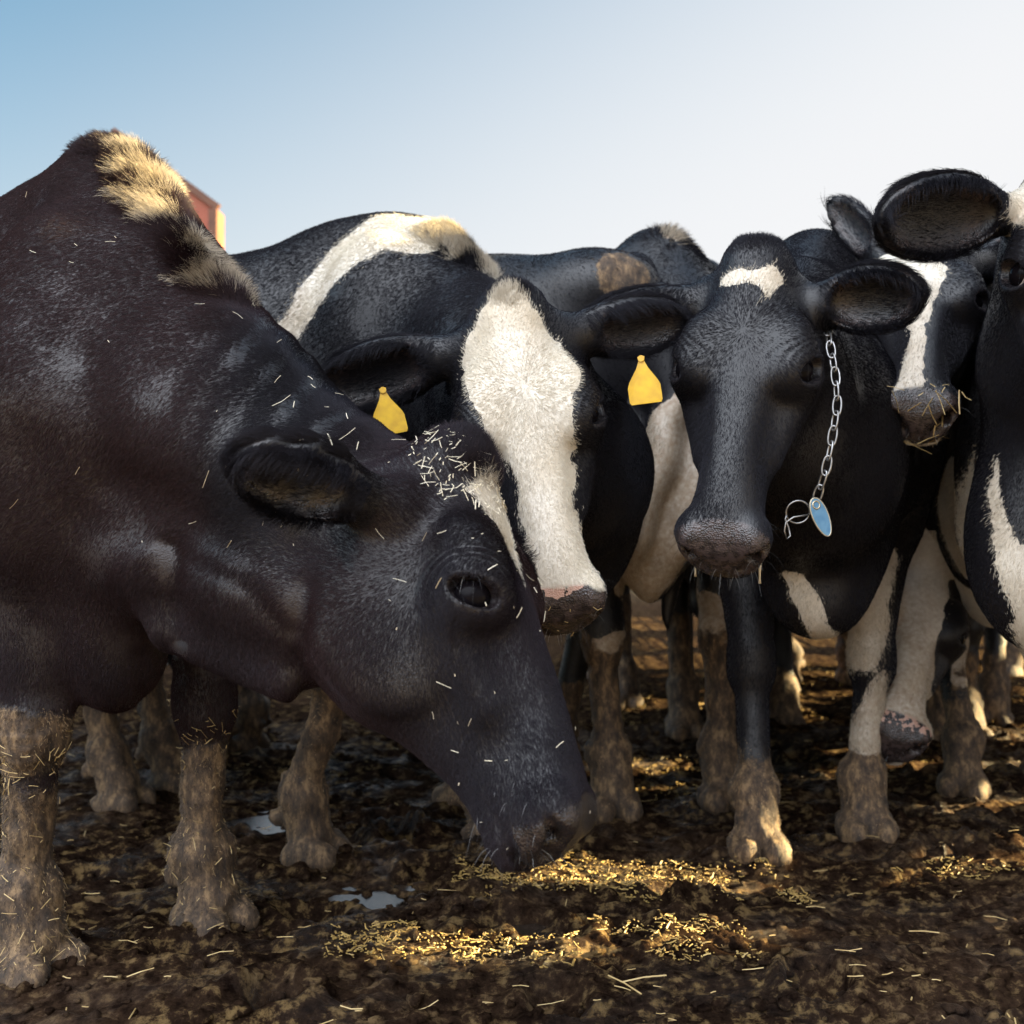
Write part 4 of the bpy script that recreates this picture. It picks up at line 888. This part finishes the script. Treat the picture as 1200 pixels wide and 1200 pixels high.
def cow_d():
    c = Cow(P(1160, 345, 3.2), (-0.45, -0.9), 1.0); c.body(0.9); S = c.sdf
    c.legs(fr=P(1130, 925, 3.04)[:2], fl=P(1225, 915, 3.2)[:2], hr=P(1165, 865, 4.0)[:2], hl=P(1290, 860, 4.1)[:2])
    c.head(P(1092, 266, 2.30), P(1076, 520, 1.98), (-0.36, -1, 0.15), 0.93, 1.0, 0.7)
    c.neck([[(P(1150, 390, 3.1), 0.11), (P(1130, 370, 2.8), 0.11), (P(1112, 350, 2.55), 0.09)], [(P(1140, 480, 3.0), 0.20), (P(1130, 440, 2.8), 0.15), (P(1112, 400, 2.56), 0.10)],
            [(P(1140, 600, 2.95), 0.18), (P(1130, 500, 2.8), 0.12)]], 0.09)
    S.ell(P(1165, 660, 2.90), (0.10, 0.10, 0.17), None, 0.07)
    c.ear(-1, P(974, 236, 2.50), (-0.6, -0.7, -0.3), width=0.042); c.ear(1, P(1215, 290, 2.66), (0.3, -0.9, -0.2), width=0.05)
    f = c.face
    c.mark_head([f(*q) for q in ((1026, 282), (1050, 276), (1078, 294), (1112, 316), (1106, 334), (1092, 354), (1086, 380), (1083, 430), (1088, 462), (1066, 472), (1050, 488), (1024, 488), (1034, 462), (1052, 438), (1062, 400), (1062, 370), (1068, 338), (1044, 318))], (-0.16, 1))
    c.mark_head([(0.42, -0.1), (0.42, 0.1), (0.58, 0.1), (0.58, -0.1)], (-0.3, -0.128))
    c.mark_front([(1095, 620), (1145, 625), (1160, 640), (1230, 640), (1230, 760), (1150, 770), (1155, 800), (1120, 800), (1110, 700)], 0.1)
    r, V, N, Q = cow_object(c, 'black cow with a narrow white blaze and straw round its mouth, behind the chained cow', 0.015,
                            (P(1030, 540, 2.05)-np.array([0, 0.14, 0]), P(1190, 250, 2.3)+np.array([0, 0.12, 0]), 0.0055), hair=160000, mudh=0.30, whisk=60, pink=lambda c, V: 0.7*smooth(-0.125, -0.14, (V-c.HO)@c.H[:, 2]/c.hs))
    px, py = pixels(V); fc = facing(V, N) > 0.1; h = (V-c.HO)@c.H/c.hs
    chaff('straw_bits', 'straw sticking out round the mouth of the blazed cow', V, N, fc & (h[:, 0] > 0.46) & (h[:, 0] < 0.56) & (np.abs(h[:, 1]) < 0.09), 30, 14, (0.012, 0.060), 'straw', 0.0024)
    HOOVES.extend(c.feet)

def cow_j():
    c = Cow(P(1285, 290, 2.35), (-0.25, -0.95), 1.0); c.body(0.95); S = c.sdf
    c.legs(fr=P(1300, 1120, 1.93)[:2]+np.array([0.05, 0.1]))
    c.scl = 0.75; c.head(P(1270, 176, 1.80), P(1306, 560, 1.62), (-0.22, -1, 0.2), 1.02, 1.0, 0.9)
    c.neck([[(P(1275, 330, 2.25), 0.12), (P(1270, 280, 2.0), 0.11), (P(1265, 250, 1.92), 0.09)], [(P(1280, 450, 2.15), 0.21), (P(1275, 400, 2.0), 0.15), (P(1272, 330, 1.93), 0.10)],
            [(P(1275, 600, 2.1), 0.20), (P(1262, 450, 1.98), 0.14)]], 0.09)
    S.ell(P(1244, 640, 2.03), (0.17, 0.13, 0.21), None, 0.08)
    c.ear(-1, P(1030, 256, 1.74), (-0.25, -0.90, -0.40), (0.055, -0.082, -0.085), width=0.070, cup=0.042)
    c.ear(1, P(1500, 240, 1.80), (0.1, -0.9, -0.3), width=0.06)
    f = c.face
    c.mark_head([f(*q) for q in ((1205, 150), (1192, 200), (1190, 235), (1205, 262), (1240, 330), (1250, 420), (1300, 420), (1320, 300), (1330, 150))], (-0.08, 1))
    c.mark_front([(1148, 575), (1164, 518), (1195, 495), (1330, 480), (1330, 800), (1205, 800), (1158, 660)], 0.38, (-0.4, 0.8))
    c.tufts.append((c.h(-0.02, -0.02, 0.0), 0.07, 0.032, norm([-0.3, -0.3, 1.0])))
    r, V, N, Q = cow_object(c, 'black and white cow at the right edge, its large dark ear held out sideways', 0.014,
                            (P(1020, 380, 1.7)-np.array([0, 0.1, 0]), P(1300, 150, 1.8)+np.array([0, 0.12, 0]), 0.0048), hair=260000, whisk=60)
    HOOVES.extend(c.feet)

def cow_k():
    c = Cow(P(1075, 395, 3.75), (0.02, -1.0), 1.0); c.body(0.9); S = c.sdf
    c.legs(fr=P(1045, 860, 3.7)[:2], fl=P(1130, 850, 3.7)[:2])
    c.head(P(1092, 648, 2.92), P(1050, 896, 2.50), (-0.12, -1, 0.35), 1.10, 1.0, 0.3)
    c.neck([[(P(1075, 440, 3.6), 0.12), (P(1080, 520, 3.2), 0.11), (P(1085, 610, 2.97), 0.09)], [(P(1075, 520, 3.6), 0.20), (P(1080, 580, 3.25), 0.14), (P(1085, 640, 3.0), 0.10)]], 0.09)
    S.ell(P(1075, 600, 3.55), (0.16, 0.12, 0.2), None, 0.08)
    c.ear(-1, c.h(-0.02, -0.19, -0.14), (-0.3, -0.9, -0.3), width=0.045); c.ear(1, c.h(-0.02, 0.19, -0.14), (0.3, -0.9, -0.3), width=0.045)
    c.mark_head([(-0.1, -0.085), (-0.1, 0.06), (0.25, 0.045), (0.40, 0.09), (0.60, 0.12), (0.60, -0.12), (0.40, -0.12), (0.2, -0.11)], (-0.4, 1))
    pk = lambda c, V: 0.5*smooth(0.05, 0.015, np.abs((V-c.HO)@c.H[:, 0]/c.hs-0.475))
    r, V, N, Q = cow_object(c, 'cow with a long white face held low between the other cows\' legs', 0.016,
                            (P(1010, 900, 2.5)-np.array([0, 0.1, 0]), P(1110, 620, 2.8)+np.array([0, 0.15, 0]), 0.008), hair=100000, whisk=40, pink=pk, mudh=0.3)
    HOOVES.extend(c.feet)

def cow_f():
    c = Cow(P(765, 282, 3.0), (0.10, -1.0), 1.05); c.body(0.9); S = c.sdf
    c.legs(fr=P(715, 950, 2.84)[:2], fl=P(845, 940, 2.92)[:2], hr=P(800, 868, 3.8)[:2], fat=1.05)
    c.neck([[(P(770, 340, 2.95), 0.13), (P(815, 400, 2.7), 0.12)], [(P(775, 450, 2.9), 0.22), (P(820, 450, 2.7), 0.15)]], 0.09)
    S.cap(P(800, 470, 2.60), P(755, 620, 2.62), 0.04, 0.06, 0.06); S.ell(P(762, 600, 2.68), (0.085, 0.10, 0.22), None, 0.07); S.ell(P(800, 560, 2.66), (0.06, 0.10, 0.20), None, 0.05)
    c.head(P(845, 330, 2.60), P(905, 560, 2.30), (0.3, -1, 0.1), 0.95, 1.0, 0.3)
    c.ear(-1, c.h(-0.02, -0.17, -0.10), (-0.3, -0.9, -0.3), width=0.045); c.ear(1, c.h(-0.02, 0.17, -0.10), (0.3, -0.9, -0.3), width=0.045)
    c.mark_front([(788, 462), (812, 480), (816, 570), (806, 640), (770, 710), (745, 705), (718, 660), (722, 590), (745, 500)], 0.35, (-0.1, 0.8))
    c.mark_front([(690, 745), (750, 735), (750, 1000), (680, 1000)], 0.1); c.mark_front([(800, 680), (850, 700), (870, 760), (880, 1000), (815, 1000), (820, 800)], 0.1)
    for (px, py) in ((782, 290), (795, 310)):
        c.mark_blob(P(px, py, 2.88), 0.045, 0.02); c.tufts.append((P(px, py, 2.88), 0.08, 0.03, norm([0.6, -0.2, 0.5])))
    c.nohead = False
    def dew(V, c):
        px, py = pixels(V); m = smooth(700, 640, py)*smooth(450, 500, py)*((px > 690) & (px < 830))
        return m*0.022*np.sin((px-0.28*(600-py))*0.11+2*vnoise(V, 8, 5))
    r, V, N, Q = cow_object(c, 'cow with a loose cream dewlap standing between the white-faced and the chained cow', 0.014, None, hair=150000, mudh=0.45, whisk=0, folds=[dew], dirt=1.15)
    HOOVES.extend(c.feet)

def cow_g():
    f = norm([-0.95, 0.30, 0]); rump = P(748, 300, 2.80); w = rump-f*(-1.5); w[2] = 1.445
    c = Cow(w, f[:2], 1.0); c.body(1.05)
    c.legs(hl=P(560, 948, 2.9)[:2], hr=P(650, 918, 3.1)[:2], fl=P(262, 890, 3.44)[:2], fr=P(300, 880, 3.55)[:2])
    c.neck([[(c.W(0.05, 0, 1.25), 0.14), (c.W(0.45, 0, 1.15), 0.12), (c.W(0.75, 0, 1.05), 0.09)], [(c.W(0.1, 0, 0.95), 0.2), (c.W(0.6, 0, 0.92), 0.12)]], 0.09)
    c.head(c.W(0.80, 0, 1.15), c.W(1.15, 0, 0.75), (0, 0, 1), 1.0, 1.0, 0.5)
    c.ear(-1, c.h(-0.02, -0.19, -0.10), (0.3, -0.9, -0.3), width=0.05); c.ear(1, c.h(-0.02, 0.19, -0.10), (0.3, 0.9, -0.3), width=0.05)
    S = c.sdf; S.ell(P(704, 336, 2.70), (0.12, 0.11, 0.075), None, 0.13)
    c.muds.append((P(728, 326, 2.62), np.array([0.085, 0.10, 0.085]), 0.9))
    r, V, N, Q = cow_object(c, 'black cow turned away, its dirt-caked hip bone rising behind the white-faced cow', 0.016, None, hair=120000, whisk=0, dirt=0.9, mudh=0.3)
    HOOVES.extend(c.feet)

def cow_h():
    c = Cow(P(815, 305, 3.7), (0.3, -0.95), 1.05); c.body(0.95)
    c.legs(fr=P(872, 852, 3.95)[:2], fl=P(900, 845, 4.05)[:2])
    c.neck([[(c.W(0.05, 0, 1.2), 0.14), (c.W(0.35, 0, 1.15), 0.12), (c.W(0.55, 0, 1.12), 0.09)], [(c.W(0.1, 0, 0.95), 0.18), (c.W(0.5, 0, 1.0), 0.12)]], 0.09)
    c.head(c.W(0.58, 0, 1.20), c.W(0.80, 0, 0.74), (0.3, -0.9, 0.2), 1.0, 1.0, 0.5)
    c.ear(-1, c.h(-0.02, -0.19, -0.10), (-0.3, -0.9, -0.3), width=0.05); c.ear(1, c.h(-0.02, 0.19, -0.10), (0.3, -0.9, -0.3), width=0.05)
    cow_object(c, 'black cow at the back, its shoulders just left of the chained cow\'s poll', 0.018, None, hair=60000, whisk=0, mudh=0.3)
    HOOVES.extend(c.feet)

def cow_m():
    c = Cow(np.array([1.05, 5.0, 1.42]), (-0.9, -0.2), 1.0); c.body(0.95)
    c.legs(fr=P(930, 800, 4.95)[:2], fl=P(912, 795, 5.15)[:2]); 
    c.neck([[(c.W(0.05, 0, 1.25), 0.14), (c.W(0.35, 0, 1.05), 0.12), (c.W(0.65, 0, 0.90), 0.09)], [(c.W(0.1, 0, 0.95), 0.18), (c.W(0.5, 0, 0.8), 0.12)]], 0.09)
    c.head(c.W(0.70, 0, 0.98), c.W(0.95, 0, 0.52), (-0.3, -0.3, 0.6), 1.0, 1.0, 0.5)
    c.ear(-1, c.h(-0.02, -0.19, -0.10), (-0.3, -0.9, -0.3), width=0.05); c.ear(1, c.h(-0.02, 0.19, -0.10), (0.3, -0.9, -0.3), width=0.05)
    c.mark_front([(880, 690), (960, 690), (960, 900), (880, 900)], 0.05)
    cow_object(c, 'farthest cow, only its pale muddy forelegs showing beyond the chained cow\'s legs', 0.02, None, hair=0, whisk=0, mudh=0.3)
    HOOVES.extend(c.feet)

def ear_tag(top, n, side, label, size=1.0):
    """yellow flag tag with a stud, hanging below point top; n: its facing direction"""
    root = link(bpy.data.objects.new('ear_tag', None)); root.location = top; tag(root, label, 'ear tag', 'yellow ear tags')
    n = norm(n); dn = norm(side); rt = np.cross(dn, n)
    out = [(-0.006, 0.0), (-0.005, 0.008), (-0.010, 0.020), (-0.024, 0.042), (-0.0275, 0.050), (-0.0285, 0.075), (-0.026, 0.080), (0.024, 0.080), (0.027, 0.076), (0.0275, 0.052), (0.024, 0.042), (0.010, 0.020), (0.005, 0.008), (0.006, 0.0)]
    v = [rt*x*size+dn*y*size+n*k*0.0011+n*0.006*math.sin(y*20) for k in (1, -1) for x, y in out]; m = len(out)
    f = [tuple(range(m)), tuple(range(2*m-1, m-1, -1))]+[(i, i+m, (i+1) % m+m, (i+1) % m) for i in range(m)]
    b = MB(); b.add(v, f); b.build('flag', M['yellow'], root)
    s = MB(); s.tube([n*-0.004+dn*0.004, n*0.005+dn*0.004], 0.0055, 12); s.build('stud', M['yellow'], root)

def neck_chain():
    """steel chain round the chained cow's neck, hanging in front of its chest"""
    root = link(bpy.data.objects.new('neck_chain', None)); tag(root, 'twisted steel chain with a blue oval tag round the black cow\'s neck', 'chain')
    pts = [P(962, 350, 1.96), P(973, 405, 1.87), P(979, 440, 1.85), P(981, 475, 1.84), P(975, 515, 1.84), P(968, 550, 1.84), P(955, 590, 1.86)]
    root.location = pts[-1]; o = pts[-1]
    path = []
    for a, b in zip(pts[:-1], pts[1:]):
        for t in np.linspace(0, 1, 60, endpoint=False): path.append(a+(b-a)*t)
    path = np.array(path+[pts[-1]]); s = np.concatenate([[0], np.cumsum(np.linalg.norm(np.diff(path, axis=0), axis=1))])
    pitch = 0.0255; n = int(s[-1]/pitch); mb = MB()
    for i in range(n):
        t0 = (i+0.5)*pitch; c = np.array([np.interp(t0, s, path[:, k]) for k in range(3)]); d = norm(np.array([np.interp(t0+.01, s, path[:, k])-np.interp(t0-.01, s, path[:, k]) for k in range(3)]))
        a = norm(np.cross(d, [0, 1, 0])); b = np.cross(d, a); ang = (0.35 if i % 2 else 1.25)+0.12*math.sin(i*1.7); w = a*math.cos(ang)+b*math.sin(ang)
        loop = []
        for k in range(18):
            th = 2*PI*k/18; loop.append(c-o+d*(0.0165*math.cos(th)*(1+0.1*abs(math.sin(th))))+w*0.0068*np.sign(math.sin(th))*abs(math.sin(th))**0.75)
        mb.tube(loop, 0.0019, 6, closed=True)
    mb.build('links', M['steel'], root, True)
    q = P(935, 600, 1.855)-o; r = MB(); r.tube([q+0.020*np.array([math.cos(t), -0.25*math.sin(t), math.sin(t)*0.95]) for t in np.linspace(0, 2*PI, 28, endpoint=False)], 0.0016, 6, closed=True); r.build('ring', M['steel'], root, True)
    h = MB(); h.tube([P(*v, 1.85)-o for v in ((948, 603), (930, 606), (921, 612), (919, 622), (922, 632), (926, 628), (924, 618), (920, 608), (922, 604))], 0.0016, 6); h.build('hook', M['steel'], root, True)
    # oval blue tag with a pale rim
    cx = P(962, 606, 1.845)-o; ax = norm(P(971, 627, 1.89)-P(953, 583, 1.89)); n = norm([0.25, -1, 0.1]); n = norm(n-ax*(ax@n)); rt = np.cross(ax, n)
    L, Wd = 0.034, 0.0145
    prof = [cx+ax*L*math.cos(t)+rt*Wd*math.sin(t)*(1-0.12*math.cos(t)) for t in np.linspace(0, 2*PI, 36, endpoint=False)]
    tg = MB(); tg.add([p+n*0.001 for p in prof]+[p-n*0.001 for p in prof], [tuple(range(36))[::-1], tuple(range(36, 72))]+[(i, (i+1) % 36, (i+1) % 36+36, i+36) for i in range(36)]); tg.build('tag_plate', M['blue'], root)
    rm = MB(); rm.tube(prof, 0.0016, 6, closed=True); rm.tube([cx-ax*0.022+0.0065*(ax*math.cos(t)+rt*math.sin(t))+n*0.0008 for t in np.linspace(0, 2*PI, 16, endpoint=False)], 0.0017, 6, closed=True); rm.build('tag_rim', M['brass'], root, True)

cow_a()
cow_b()
cow_c(); neck_chain()
cow_d()
cow_j()
cow_k()
cow_f()
cow_g()
cow_h()
cow_m()
ear_tag(P(448, 455, 1.86), (0.15, -1, 0.1), (0.20, 0.05, -1), 'yellow ear tag in the white-faced cow\'s ear just above the lowered cow\'s neck')
ear_tag(P(751, 418, 1.84), (-0.2, -1, 0.1), (0.12, 0.03, -1), 'yellow ear tag between the white-faced cow\'s cheek and the black cow with the chain')
build_setting()
print('OBJECTS', len(bpy.data.objects))
